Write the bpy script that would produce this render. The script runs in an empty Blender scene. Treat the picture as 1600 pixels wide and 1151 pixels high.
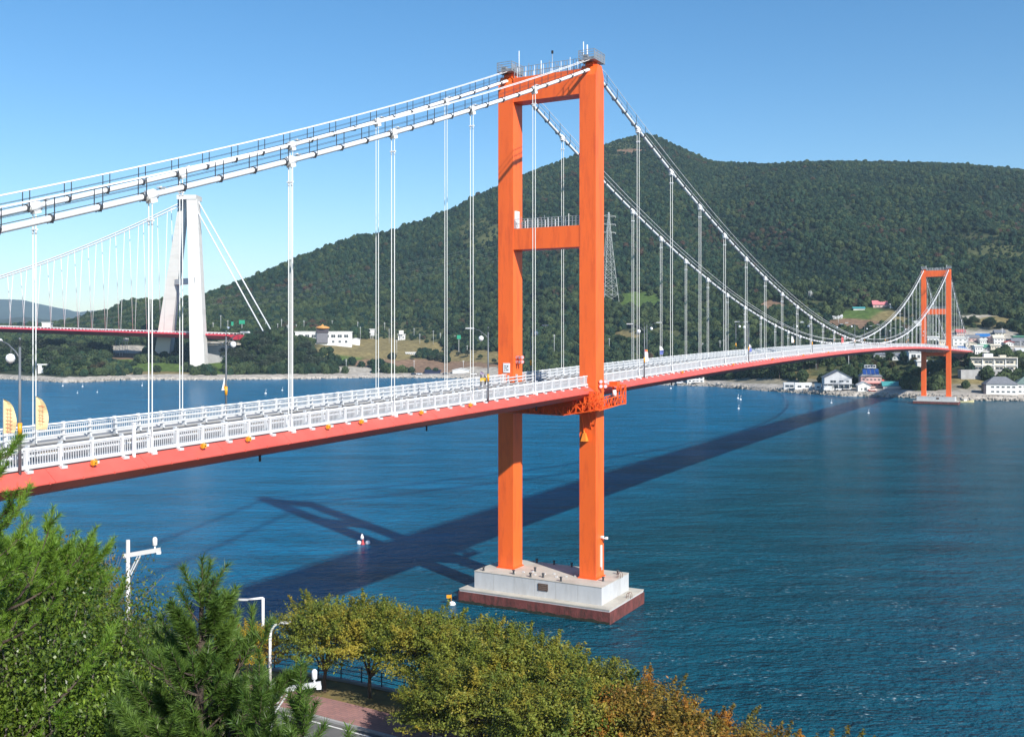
import bpy, math, random
import numpy as np
from mathutils import Vector, Matrix
random.seed(7); rng = np.random.default_rng(7)
SC = bpy.context.scene; COL = SC.collection
R = math.radians
# ------------------------------------------------------------------ camera
F, PX, HY, CAMZ = 1572.5, 800.0, 525.8, 31.67          # focal length and horizon in 1600 px units, eye height
cam = bpy.data.cameras.new('camera'); camo = bpy.data.objects.new('camera', cam); COL.objects.link(camo)
camo.location = (0, 0, CAMZ); camo.rotation_euler = (R(90), 0, 0)
cam.sensor_width = 36; cam.lens = F / 1600 * 36; cam.shift_y = -(575.5 - HY) / 1600
cam.clip_start = 0.3; cam.clip_end = 20000
SC.camera = camo
# ------------------------------------------------------------------ sky, sun, exposure
SUN = Vector((0.545, -0.838, 0)).normalized() * math.cos(R(35.6)) + Vector((0, 0, math.sin(R(35.6))))
W = bpy.data.worlds.new('World'); SC.world = W; W.use_nodes = True
nt = W.node_tree; sk = nt.nodes.new('ShaderNodeTexSky'); sk.sky_type = 'NISHITA'; sk.sun_disc = False
sk.sun_elevation = R(35.6); sk.sun_rotation = math.atan2(0.545, -0.838); sk.altitude = 0
sk.air_density = 1.0; sk.dust_density = 0.4; sk.ozone_density = 3.0
bg = nt.nodes['Background']; hs = nt.nodes.new('ShaderNodeHueSaturation'); hs.inputs['Saturation'].default_value = 1.28; hs.inputs['Hue'].default_value = .498; nt.links.new(sk.outputs[0], hs.inputs['Color']); nt.links.new(hs.outputs[0], bg.inputs[0]); bg.inputs[1].default_value = 0.108
sl = bpy.data.lights.new('sun', 'SUN'); sl.energy = 5.0; sl.angle = R(0.8); sl.color = (1, 0.945, 0.86)
so = bpy.data.objects.new('sun', sl); COL.objects.link(so); so.rotation_euler = SUN.to_track_quat('Z', 'Y').to_euler()
so.location = (0, 0, 300)
SC.view_settings.view_transform = 'Standard'; SC.view_settings.look = 'None'
SC.view_settings.exposure = 0.5; SC.view_settings.gamma = 1
SC.view_settings.use_curve_mapping = False
SC.render.engine = 'CYCLES'; SC.cycles.use_denoising = True; SC.cycles.max_bounces = 5
SC.cycles.diffuse_bounces = 3; SC.cycles.glossy_bounces = 2; SC.cycles.volume_bounces = 1; SC.cycles.transparent_max_bounces = 4
SC.cycles.caustics_reflective = False; SC.cycles.caustics_refractive = False

# ------------------------------------------------------------------ materials
MATS = {}
def N(nt, t, **kw):
    n = nt.nodes.new(t)
    for k, v in kw.items():
        if k in n.inputs: n.inputs[k].default_value = v
        else: setattr(n, k, v)
    return n
def mat(name, col, rough=.6, var=.12, scale=1.0, bump=0.0, metal=0.0, dirt=None, dirt_amt=.0, dscale=.4, stretch=(1, 1, 1), rand=0.0, spec=.5, coat=0):
    if name in MATS: return MATS[name]
    m = bpy.data.materials.new(name); m.use_nodes = True; nt = m.node_tree; L = nt.links.new
    b = nt.nodes['Principled BSDF']; b.inputs['Roughness'].default_value = rough; b.inputs['Metallic'].default_value = metal
    b.inputs['Specular IOR Level'].default_value = spec
    if coat: b.inputs['Coat Weight'].default_value = coat
    tc = N(nt, 'ShaderNodeTexCoord'); mp = N(nt, 'ShaderNodeMapping'); mp.inputs['Scale'].default_value = stretch
    L(tc.outputs['Object'], mp.inputs[0])
    no = N(nt, 'ShaderNodeTexNoise', Scale=scale, Detail=5.0, Roughness=.6); L(mp.outputs[0], no.inputs['Vector'])
    mr = N(nt, 'ShaderNodeMapRange'); mr.inputs['From Min'].default_value = .3; mr.inputs['From Max'].default_value = .7
    mr.inputs['To Min'].default_value = 1 - var; mr.inputs['To Max'].default_value = 1 + var
    L(no.outputs['Fac'], mr.inputs['Value'])
    vm = N(nt, 'ShaderNodeVectorMath', operation='SCALE'); vm.inputs[0].default_value = col; L(mr.outputs[0], vm.inputs['Scale'])
    out = vm.outputs[0]
    if rand:
        oi = N(nt, 'ShaderNodeObjectInfo'); m2 = N(nt, 'ShaderNodeMapRange'); m2.inputs['To Min'].default_value = 1 - rand; m2.inputs['To Max'].default_value = 1 + rand
        L(oi.outputs['Random'], m2.inputs['Value']); v2 = N(nt, 'ShaderNodeVectorMath', operation='SCALE'); L(out, v2.inputs[0]); L(m2.outputs[0], v2.inputs['Scale']); out = v2.outputs[0]
    if dirt:
        n2 = N(nt, 'ShaderNodeTexNoise', Scale=dscale, Detail=7.0, Roughness=.65); L(mp.outputs[0], n2.inputs['Vector'])
        r2 = N(nt, 'ShaderNodeMapRange'); r2.inputs['From Min'].default_value = .48; r2.inputs['From Max'].default_value = .72; r2.inputs['To Max'].default_value = dirt_amt
        L(n2.outputs['Fac'], r2.inputs['Value']); mx = N(nt, 'ShaderNodeMix', data_type='RGBA')
        L(r2.outputs[0], mx.inputs['Factor']); L(out, mx.inputs['A']); mx.inputs['B'].default_value = (*dirt, 1); out = mx.outputs['Result']
    L(out, b.inputs['Base Color'])
    if bump:
        bp = N(nt, 'ShaderNodeBump', Strength=bump, Distance=.05); n3 = N(nt, 'ShaderNodeTexNoise', Scale=scale * 6, Detail=4.0)
        L(mp.outputs[0], n3.inputs['Vector']); L(n3.outputs['Fac'], bp.inputs['Height']); L(bp.outputs[0], b.inputs['Normal'])
    MATS[name] = m; return m
def leafmat(name, c1, c2, scale=.6, transl=.25, rough=.55, rand=.25, warm=None):
    if name in MATS: return MATS[name]
    m = bpy.data.materials.new(name); m.use_nodes = True; nt = m.node_tree; L = nt.links.new
    b = nt.nodes['Principled BSDF']; b.inputs['Roughness'].default_value = rough; b.inputs['Specular IOR Level'].default_value = .35
    tc = N(nt, 'ShaderNodeTexCoord'); oi = N(nt, 'ShaderNodeObjectInfo')
    n1 = N(nt, 'ShaderNodeTexNoise', Scale=scale, Detail=3.0); L(tc.outputs['Object'], n1.inputs['Vector'])
    n2 = N(nt, 'ShaderNodeTexNoise', Scale=scale * 14, Detail=2.0); L(tc.outputs['Object'], n2.inputs['Vector'])
    ad = N(nt, 'ShaderNodeMath', operation='ADD'); L(n1.outputs['Fac'], ad.inputs[0]); L(n2.outputs['Fac'], ad.inputs[1])
    mr = N(nt, 'ShaderNodeMapRange'); mr.inputs['From Min'].default_value = .75; mr.inputs['From Max'].default_value = 1.25; L(ad.outputs[0], mr.inputs['Value'])
    mx = N(nt, 'ShaderNodeMix', data_type='RGBA'); mx.inputs['A'].default_value = (*c1, 1); mx.inputs['B'].default_value = (*c2, 1); L(mr.outputs[0], mx.inputs['Factor'])
    m2 = N(nt, 'ShaderNodeMapRange'); m2.inputs['To Min'].default_value = 1 - rand; m2.inputs['To Max'].default_value = 1 + rand; L(oi.outputs['Random'], m2.inputs['Value'])
    v2 = N(nt, 'ShaderNodeVectorMath', operation='SCALE'); L(mx.outputs['Result'], v2.inputs[0]); L(m2.outputs[0], v2.inputs['Scale'])
    gi = N(nt, 'ShaderNodeNewGeometry'); m3 = N(nt, 'ShaderNodeMapRange'); m3.inputs['To Min'].default_value = .62; m3.inputs['To Max'].default_value = 1.38; L(gi.outputs['Random Per Island'], m3.inputs['Value'])
    v3 = N(nt, 'ShaderNodeVectorMath', operation='SCALE'); L(v2.outputs[0], v3.inputs[0]); L(m3.outputs[0], v3.inputs['Scale']); out = v3.outputs[0]
    if warm:
        n4 = N(nt, 'ShaderNodeTexNoise', Scale=warm[1], Detail=2.0); L(tc.outputs['Object'], n4.inputs['Vector'])
        r4 = N(nt, 'ShaderNodeMapRange'); r4.inputs['From Min'].default_value = .5; r4.inputs['From Max'].default_value = .68; L(n4.outputs['Fac'], r4.inputs['Value'])
        x4 = N(nt, 'ShaderNodeMix', data_type='RGBA'); L(r4.outputs[0], x4.inputs['Factor']); L(out, x4.inputs['A']); x4.inputs['B'].default_value = (*warm[0], 1); out = x4.outputs['Result']
    L(out, b.inputs['Base Color'])
    if transl:
        tr = N(nt, 'ShaderNodeBsdfTranslucent'); L(out, tr.inputs['Color']); ms = N(nt, 'ShaderNodeMixShader'); ms.inputs[0].default_value = transl
        L(b.outputs[0], ms.inputs[1]); L(tr.outputs[0], ms.inputs[2]); L(ms.outputs[0], nt.nodes['Material Output'].inputs['Surface'])
    MATS[name] = m; return m
def forestmat(name, c1, c2):
    m = bpy.data.materials.new(name); m.use_nodes = True; nt = m.node_tree; L = nt.links.new
    b = nt.nodes['Principled BSDF']; b.inputs['Roughness'].default_value = .8; b.inputs['Specular IOR Level'].default_value = .15
    oi = N(nt, 'ShaderNodeObjectInfo'); geo = N(nt, 'ShaderNodeNewGeometry')
    n1 = N(nt, 'ShaderNodeTexNoise', Scale=.009, Detail=5.0, Roughness=.7); L(oi.outputs['Location'], n1.inputs['Vector'])
    ad = N(nt, 'ShaderNodeMath', operation='MULTIPLY_ADD'); L(oi.outputs['Random'], ad.inputs[0]); ad.inputs[1].default_value = .38; L(n1.outputs['Fac'], ad.inputs[2])
    mr = N(nt, 'ShaderNodeMapRange'); mr.inputs['From Min'].default_value = .50; mr.inputs['From Max'].default_value = .88; L(ad.outputs[0], mr.inputs['Value'])
    mx = N(nt, 'ShaderNodeMix', data_type='RGBA'); mx.inputs['A'].default_value = (*c1, 1); mx.inputs['B'].default_value = (*c2, 1); L(mr.outputs[0], mx.inputs['Factor'])
    n2 = N(nt, 'ShaderNodeTexNoise', Scale=.9, Detail=2.0); L(geo.outputs['Position'], n2.inputs['Vector'])
    m2 = N(nt, 'ShaderNodeMapRange'); m2.inputs['From Min'].default_value = .3; m2.inputs['From Max'].default_value = .7; m2.inputs['To Min'].default_value = .55; m2.inputs['To Max'].default_value = 1.45; L(n2.outputs['Fac'], m2.inputs['Value'])
    v2 = N(nt, 'ShaderNodeVectorMath', operation='SCALE'); L(mx.outputs['Result'], v2.inputs[0]); L(m2.outputs[0], v2.inputs['Scale']); L(v2.outputs[0], b.inputs['Base Color'])
    MATS[name] = m; return m

ORANGE = mat('orange_paint', (.88, .145, .024), .42, .05, .25, .03, dirt=(.52, .06, .02), dirt_amt=.5, dscale=1.3, stretch=(1, 1, .18))
ORSTEEL = mat('orange_steel', (.84, .12, .02), .5, .15, 1.5)
DECKRED = mat('deck_red_paint', (.66, .105, .08), .45, .10, .35, dirt=(.5, .07, .05), dirt_amt=.4, dscale=.5, rand=.06)
WHITE = mat('white_paint', (.80, .81, .82), .5, .06, 1.2)
WHITE2 = mat('white_railing_paint', (.58, .60, .62), .5, .08, .8, dirt=(.45, .45, .44), dirt_amt=.4, dscale=.7)
ROPEM = mat('rope_paint', (.78, .79, .77), .55, .06, .5)
GALV = mat('galvanised_steel', (.34, .36, .38), .5, .15, 2, metal=.35)
DARKST = mat('dark_steel', (.06, .065, .075), .5, .2, 2, metal=.3)
POLEG = mat('grey_pole_paint', (.13, .145, .165), .45, .1, 2)
CONC = mat('pier_concrete', (.50, .515, .53), .85, .10, .5, .3, dirt=(.27, .26, .24), dirt_amt=.45, dscale=.45, stretch=(1, 1, .35))
CONCTOP = mat('pier_top_concrete', (.47, .44, .38), .9, .12, .6, .3, dirt=(.25, .22, .18), dirt_amt=.5, dscale=.4)
TIDE = mat('tidal_stained_concrete', (.15, .042, .038), .85, .4, 1.4, .9, dirt=(.045, .03, .022), dirt_amt=.9, dscale=1.8, stretch=(1, 1, .4))
CONCW = mat('pylon_concrete', (.62, .61, .58), .85, .05, .05, .1, dirt=(.36, .34, .31), dirt_amt=.6, dscale=.05, stretch=(.5, .5, 3.5))
CONC2 = mat('old_concrete', (.36, .36, .36), .9, .12, .3, .2, dirt=(.2, .19, .18), dirt_amt=.5, dscale=.25)
ASPH = mat('asphalt', (.115, .115, .115), .9, .12, .8, .3, dirt=(.16, .155, .145), dirt_amt=.5, dscale=.2)
BLACK = mat('black_rubber', (.02, .02, .02), .6, .1, 2)
GLASS = mat('window_glass', (.035, .05, .065), .12, .2, .3, rand=.3, spec=.8)
YEL = mat('amber_fixture', (.75, .33, .02), .4, .1, 3)
YPAINT = mat('yellow_line_paint', (.65, .36, .04), .7, .15, 3)
WPAINT = mat('white_line_paint', (.72, .72, .70), .7, .12, 3)
BARK = mat('bark', (.10, .075, .055), .9, .3, 4, .6)
BARKL = mat('grey_bark', (.17, .145, .12), .9, .3, 4, .6)
REDR = mat('red_roof', (.50, .10, .09), .6, .15, .5); PINKR = mat('pink_roof', (.62, .20, .21), .6, .12, .5)
BLUER = mat('blue_roof', (.03, .16, .42), .5, .12, .5); TEALR = mat('teal_roof', (.06, .28, .28), .55, .12, .5)
GREYR = mat('grey_tile_roof', (.17, .18, .20), .8, .2, 1, .4); GREENR = mat('green_roof', (.09, .26, .17), .6, .12, .5)
WALLW = mat('white_render', (.72, .72, .70), .8, .08, .3, dirt=(.45, .44, .42), dirt_amt=.35, dscale=.25)
WALLP = mat('pink_render', (.60, .40, .37), .8, .1, .3); WALLC = mat('cream_render', (.66, .60, .48), .8, .1, .3)
WALLG = mat('pale_grey_render', (.55, .56, .57), .8, .1, .3)
GOLD = mat('orange_gold_roof', (.62, .30, .08), .5, .15, .8)
CARW = mat('car_white', (.75, .76, .78), .25, .03, 2, coat=.5); CARR = mat('car_red', (.55, .03, .03), .25, .03, 2, coat=.5); CARD = mat('car_dark', (.03, .04, .06), .25, .03, 2, coat=.5)

# ------------------------------------------------------------------ mesh helpers
def tag(o, label=None, cat=None, group=None, kind=None):
    for k, v in (('label', label), ('category', cat), ('group', group), ('kind', kind)):
        if v: o[k] = v
    return o
def empty(name, loc=(0, 0, 0), rz=0, parent=None):
    o = bpy.data.objects.new(name, None); COL.objects.link(o); o.location = loc; o.rotation_euler = (0, 0, rz); o.empty_display_size = .5
    if parent: o.parent = parent
    return o
def link(name, me, parent=None, loc=None, rz=None, scale=None):
    o = bpy.data.objects.new(name, me); COL.objects.link(o)
    if parent: o.parent = parent
    if loc is not None: o.location = loc
    if rz is not None: o.rotation_euler = (0, 0, rz)
    if scale is not None: o.scale = scale
    return o
class MB:
    def __init__(s): s.v = []; s.f = []; s.m = []; s.sm = []
    def add(s, vs, fs, mi=0, sm=False):
        b = len(s.v); s.v += [tuple(v) for v in vs]
        for f in fs: s.f.append([b + i for i in f]); s.m.append(mi); s.sm.append(sm)
        return s
    def box(s, c, d, mi=0, rz=0, taper=None):
        x, y, z = d[0] / 2, d[1] / 2, d[2] / 2; cz, sz = math.cos(rz), math.sin(rz); vs = []
        for k in (-1, 1):
            for (a, b) in ((-1, -1), (1, -1), (1, 1), (-1, 1)):
                tx, ty = (taper if (taper and k == 1) else (1, 1)); px, py = a * x * tx, b * y * ty
                vs.append((c[0] + px * cz - py * sz, c[1] + px * sz + py * cz, c[2] + k * z))
        return s.add(vs, [(3, 2, 1, 0), (4, 5, 6, 7), (0, 1, 5, 4), (1, 2, 6, 5), (2, 3, 7, 6), (3, 0, 4, 7)], mi)
    def bar(s, p, q, w, h=None, mi=0):
        h = h or w; p = Vector(p); q = Vector(q); d = (q - p).normalized(); up = Vector((0, 0, 1)) if abs(d.z) < .95 else Vector((1, 0, 0))
        a = d.cross(up).normalized() * w / 2; b = a.cross(d).normalized() * h / 2
        vs = [p - a - b, p + a - b, p + a + b, p - a + b, q - a - b, q + a - b, q + a + b, q - a + b]
        return s.add(vs, [(0, 1, 2, 3), (7, 6, 5, 4), (4, 5, 1, 0), (5, 6, 2, 1), (6, 7, 3, 2), (7, 4, 0, 3)], mi)
    def tube(s, pts, r, n=8, mi=0, cap=True, sm=True):
        pts = [Vector(p) for p in pts]; rs = r if isinstance(r, (list, tuple)) else [r] * len(pts); vs = []; prev = None
        for i, p in enumerate(pts):
            d = (pts[min(i + 1, len(pts) - 1)] - pts[max(i - 1, 0)]).normalized()
            if prev is None: a = d.cross(Vector((0, 0, 1)) if abs(d.z) < .9 else Vector((1, 0, 0))).normalized()
            else: a = (prev - d * prev.dot(d)).normalized()
            prev = a; b = d.cross(a)
            for k in range(n): t = 2 * math.pi * k / n; vs.append(p + (a * math.cos(t) + b * math.sin(t)) * rs[i])
        fs = [(i * n + k, i * n + (k + 1) % n, (i + 1) * n + (k + 1) % n, (i + 1) * n + k) for i in range(len(pts) - 1) for k in range(n)]
        s.add(vs, fs, mi, sm)
        if cap: b0 = len(s.v) - len(vs); s.f += [[b0 + k for k in range(n)][::-1], [b0 + (len(pts) - 1) * n + k for k in range(n)]]; s.m += [mi, mi]; s.sm += [False, False]
        return s
    def lathe(s, c, prof, n=12, mi=0, sm=True):
        vs = []; m = len(prof)
        for (r, z) in prof:
            for k in range(n): t = 2 * math.pi * k / n; vs.append((c[0] + r * math.cos(t), c[1] + r * math.sin(t), c[2] + z))
        s.add(vs, [(i * n + k, i * n + (k + 1) % n, (i + 1) * n + (k + 1) % n, (i + 1) * n + k) for i in range(m - 1) for k in range(n)] + [tuple(range(n))[::-1], tuple((m - 1) * n + k for k in range(n))], mi, sm); return s
    def prism(s, prof, x0, x1, mi=0):          # profile (y,z) extruded along x
        n = len(prof); vs = [(x0, y, z) for y, z in prof] + [(x1, y, z) for y, z in prof]
        return s.add(vs, [tuple(range(n)), tuple(range(2 * n - 1, n - 1, -1))] + [(i, i + n, (i + 1) % n + n, (i + 1) % n) for i in range(n)], mi)
    def mesh(s, name, mats):
        me = bpy.data.meshes.new(name); me.from_pydata([tuple(v) for v in s.v], [], s.f)
        for m in (mats if isinstance(mats, (list, tuple)) else [mats]): me.materials.append(m)
        me.polygons.foreach_set('material_index', s.m); me.polygons.foreach_set('use_smooth', s.sm)
        bmfix(me); return me
    def build(s, name, mats, parent=None, loc=None, rz=None):
        return link(name, s.mesh(name, mats), parent, loc, rz)
import bmesh
def bmfix(me):
    bm = bmesh.new(); bm.from_mesh(me); bmesh.ops.recalc_face_normals(bm, faces=bm.faces); bm.to_mesh(me); bm.free(); me.update()
def np_mesh(name, V, Fc, mats, smooth=False, mi=None):
    me = bpy.data.meshes.new(name); k = Fc.shape[1]; me.vertices.add(len(V)); me.vertices.foreach_set('co', np.ascontiguousarray(V, dtype=np.float32).ravel())
    me.loops.add(Fc.size); me.loops.foreach_set('vertex_index', Fc.ravel().astype(np.int32)); me.polygons.add(len(Fc))
    me.polygons.foreach_set('loop_start', np.arange(0, Fc.size, k, dtype=np.int32))
    if smooth: me.polygons.foreach_set('use_smooth', np.ones(len(Fc), bool))
    else: me.polygons.foreach_set('use_smooth', np.zeros(len(Fc), bool))
    for m in (mats if isinstance(mats, (list, tuple)) else [mats]): me.materials.append(m)
    if mi is not None: me.polygons.foreach_set('material_index', mi.astype(np.int32))
    me.update(calc_edges=True); me.validate(); return me

def bpy_copy(me, m):
    c = me.copy(); c.materials[0] = m; return c
# ------------------------------------------------------------------ noise and terrain
def vnoise(x, y, seed=0):
    xi = np.floor(x).astype(np.int64); yi = np.floor(y).astype(np.int64); xf = x - xi; yf = y - yi
    u = xf * xf * (3 - 2 * xf); v = yf * yf * (3 - 2 * yf)
    def h(a, b):
        n = (a * 374761393 + b * 668265263 + seed * 1442695041) & 0x7fffffff; n = ((n ^ (n >> 13)) * 1274126177) & 0x7fffffff
        return ((n ^ (n >> 16)) & 0xffff) / 65535.0
    return (h(xi, yi) * (1 - u) + h(xi + 1, yi) * u) * (1 - v) + (h(xi, yi + 1) * (1 - u) + h(xi + 1, yi + 1) * u) * v
def fbm(x, y, o=4, seed=0):
    s = 0; a = .5; t = 0
    for i in range(o): s = s + a * vnoise(x * 2 ** i, y * 2 ** i, seed + i * 17); t += a; a *= .5
    return s / t
# columns of the far shore: bearing (as pixel column) -> [(distance, height) ...] from waterline to ridge
CO = {
 -500: [(752, 1.5), (765, 6), (830, 14), (1000, 22), (1300, 30), (1700, 34)],
 0: [(752, 1.5), (765, 6), (810, 13), (860, 20), (1000, 26), (1300, 36), (1700, 40)],
 100: [(692, 1.5), (710, 5), (760, 11), (840, 20), (1000, 28), (1300, 40), (1600, 44)],
 140: [(700, 1.5), (716, 4), (770, 9), (840, 19), (1000, 32), (1200, 50), (1500, 54)],
 200: [(734, 1.5), (750, 3), (785, 6), (830, 16), (880, 24), (1000, 38), (1200, 72)],
 260: [(734, 1.5), (750, 3), (785, 4), (830, 14), (880, 24), (1000, 42), (1200, 70)],
 320: [(734, 1.5), (750, 3), (790, 5), (830, 24), (900, 35), (1000, 46), (1200, 79)],
 400: [(740, 1.5), (755, 4), (790, 8), (835, 24), (900, 34), (960, 38), (1200, 101)],
 480: [(752, 1.5), (765, 3), (800, 8), (840, 21), (880, 25), (960, 42), (1250, 131)],
 560: [(770, 1.5), (782, 3), (815, 8), (850, 17), (900, 25), (980, 45), (1280, 158)],
 600: [(772, 1.5), (785, 3), (815, 7), (860, 18), (930, 27), (1000, 45), (1300, 161)],
 700: [(768, 1.5), (780, 3), (830, 8), (900, 20), (980, 44), (1100, 85), (1350, 198)],
 800: [(744, 1.5), (757, 3), (800, 9), (880, 27), (980, 60), (1120, 110), (1450, 255)],
 900: [(705, 1.5), (718, 3), (760, 9), (840, 28), (960, 72), (1120, 125), (1550, 309)],
 960: [(685, 1.5), (697, 3), (740, 9), (820, 30), (950, 74), (1120, 130), (1590, 340)],
 1015: [(664, 1.5), (675, 3), (700, 6), (790, 30), (930, 74), (1120, 135), (1600, 353)],
 1110: [(640, 1.5), (650, 3), (668, 5), (750, 27), (900, 72), (1100, 130), (1560, 300)],
 1190: [(588, 1.5), (598, 3), (620, 6), (690, 24), (850, 66), (1050, 120), (1500, 286)],
 1250: [(560, 1.5), (570, 3), (590, 4), (640, 18), (720, 34), (850, 66), (1500, 290)],
 1310: [(536, 1.5), (548, 3), (572, 4), (620, 15), (700, 32), (850, 68), (1500, 290)],
 1400: [(525, 1.5), (536, 3), (560, 5), (600, 16), (640, 26), (740, 42), (860, 74), (1500, 288)],
 1450: [(512, 1.5), (524, 3), (545, 6), (580, 17), (620, 24), (740, 44), (860, 76), (1500, 288)],
 1500: [(500, 1.5), (510, 3), (525, 4), (562, 16), (600, 23), (700, 41), (850, 78), (1500, 286)],
 1600: [(496, 1.5), (506, 3), (525, 4), (545, 9), (600, 24), (700, 42), (850, 82), (1500, 277)],
 2300: [(480, 1.5), (490, 3), (525, 6), (560, 15), (600, 24), (700, 42), (850, 80), (1500, 250)]}
cols = sorted(CO); GM = np.linspace(-.84, .96, 460); NZ = 250
def build_far():
    cm = np.array([(c - PX) / F for c in cols]); zs_all = []; hs_all = []
    K = 200; tt = np.linspace(0, 1, K)
    for c in cols:
        k = CO[c]; z = np.array([a for a, _ in k], float); h = np.array([b for _, b in k], float); zz = z[0] + (z[-1] - z[0]) * tt
        zs_all.append((z[0], z[-1])); hs_all.append(np.interp(zz, z, h))
    zs_all = np.array(zs_all); hs_all = np.array(hs_all)
    z0 = np.interp(GM, cm, zs_all[:, 0]); z1 = np.interp(GM, cm, zs_all[:, 1])
    H = np.array([np.interp(GM, cm, hs_all[:, j]) for j in range(K)]).T
    ker = np.hanning(9); ker /= ker.sum()
    Hs = H.copy()
    for j in range(K): Hs[4:-4, j] = np.convolve(H[:, j], ker, 'valid')
    for i in range(len(GM)): Hs[i, 6:-6] = np.convolve(Hs[i], np.ones(7) / 7, 'same')[6:-6]
    # sample rows: dense near the shore, past the ridge it falls away
    tau = np.concatenate([np.linspace(-.012, .35, 110), np.linspace(.355, 1, 105), np.linspace(1.01, 1.5, NZ - 215)])
    X = np.zeros((len(GM), NZ)); Y = X.copy(); Z = X.copy()
    for i, m in enumerate(GM):
        y = z0[i] + (z1[i] - z0[i]) * tau; h = np.interp(np.clip(tau, 0, 1), tt, Hs[i])
        h = np.where(tau < 0, -2.5, h); h = np.where(tau > 1, h - (tau - 1) * h * 1.1, h)
        X[i] = m * y; Y[i] = y; Z[i] = h
    tm = np.clip(np.tile(tau, (len(GM), 1)), 0, 1)
    env = np.clip((tm - .06) * 4, 0, 1) * np.clip((1.0 - tm) * 3.0, 0, 1)
    rid = 1 - np.abs(fbm(X / 210 + 3, Y / 260, 3, 5) * 2 - 1) * 2
    nz = rid * .17 * Z + (fbm(X / 60, Y / 60, 3, 9) - .5) * (5 + .05 * Z)
    Z = Z + nz * env
    Z += (fbm(X / 9, Y / 9, 2, 11) - .5) * 1.2 * (tm > .03)
    return X, Y, Z, z0, z1
FX, FY, FZ, FZ0, FZ1 = build_far()
def far_xy(X, Y):          # height of the far terrain under world points
    m = np.clip(X / Y, GM[0], GM[-1]); fi = (m - GM[0]) / (GM[1] - GM[0]); i0 = np.clip(fi.astype(int), 0, len(GM) - 2); a = fi - i0
    out = np.zeros_like(X, float)
    r = FY[:, :]
    for k, (ii, w) in enumerate(((i0, 1 - a), (i0 + 1, a))):
        h = np.array([np.interp(yy, r[i], FZ[i]) for i, yy in zip(ii.ravel(), np.asarray(Y, float).ravel())]).reshape(out.shape); out += w * h
    return out
def at(px, py):            # first point of the far terrain that the eye sees along this bearing
    m = (px - PX) / F; Ys = np.arange(440, 1700, 1.0); h = far_xy(m * Ys, Ys); y = HY - F * (h - CAMZ) / Ys
    k = np.argmax((y <= py) & (h > 0)); Y = Ys[k]; return Vector((m * Y, Y, float(h[k])))
def on(px, Y):             # point of the far terrain at a bearing and distance
    m = (px - PX) / F; return Vector((m * Y, Y, float(far_xy(np.array([m * Y]), np.array([float(Y)]))[0])))
def zat(py, Y): return CAMZ + (HY - py) / F * Y
def pix(X, Y, Z): return PX + F * X / Y, HY - F * (Z - CAMZ) / Y
def ell(x, y, c): return ((x - c[0]) / c[2]) ** 2 + ((y - c[1]) / c[3]) ** 2
# ground cover patches (bearing, elevation, half sizes, colour index, strength)
CLEAR = [  # 0 grass 1 dry grass 2 brown earth 3 pale rock / concrete 4 scrub
 (1350, 497, 42, 17, 0), (1395, 500, 40, 14, 1), (1330, 508, 60, 10, 2), (1530, 497, 42, 5, 3), (1560, 503, 50, 9, 1), (1500, 512, 30, 10, 4), (1560, 470, 30, 14, 4),
 (1000, 470, 40, 14, 0), (1045, 520, 30, 12, 4), (985, 525, 28, 9, 1), (640, 520, 60, 20, 4), (560, 553, 60, 14, 0), (620, 567, 90, 8, 2), (600, 545, 110, 16, 1), (740, 560, 60, 14, 1), (700, 575, 90, 10, 2), (760, 583, 60, 9, 3), (560, 578, 45, 6, 3),
 (250, 575, 60, 8, 0), (200, 556, 32, 7, 2), (200, 545, 40, 6, 3), (190, 566, 30, 5, 0), (340, 570, 30, 16, 0), (360, 545, 40, 10, 4), (345, 536, 30, 4, 3), (250, 585, 60, 5, 1),
 (1265, 585, 34, 14, 1), (1170, 597, 90, 6, 1), (1500, 597, 46, 12, 1), (1400, 575, 50, 18, 4), (1340, 580, 80, 10, 4), (1440, 560, 80, 16, 4), (1540, 540, 90, 26, 3), (1560, 580, 30, 12, 3), (1200, 604, 200, 5, 3), (1540, 612, 90, 5, 3), (1330, 612, 110, 5, 3),
 (985, 236, 30, 3.5, 2), (955, 243, 26, 3, 4), (970, 228, 36, 5, 4), (750, 365, 34, 24, 4), (1520, 372, 44, 10, 4), (1560, 395, 50, 14, 4), (1260, 480, 40, 12, 4), (1205, 478, 22, 9, 2)]
def is_clear(px, py, grow=1.0):
    r = np.zeros(px.shape, bool)
    for c in CLEAR: 
        if c[4] != 4: r |= ell(px, py, c) < grow
    return r
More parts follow.
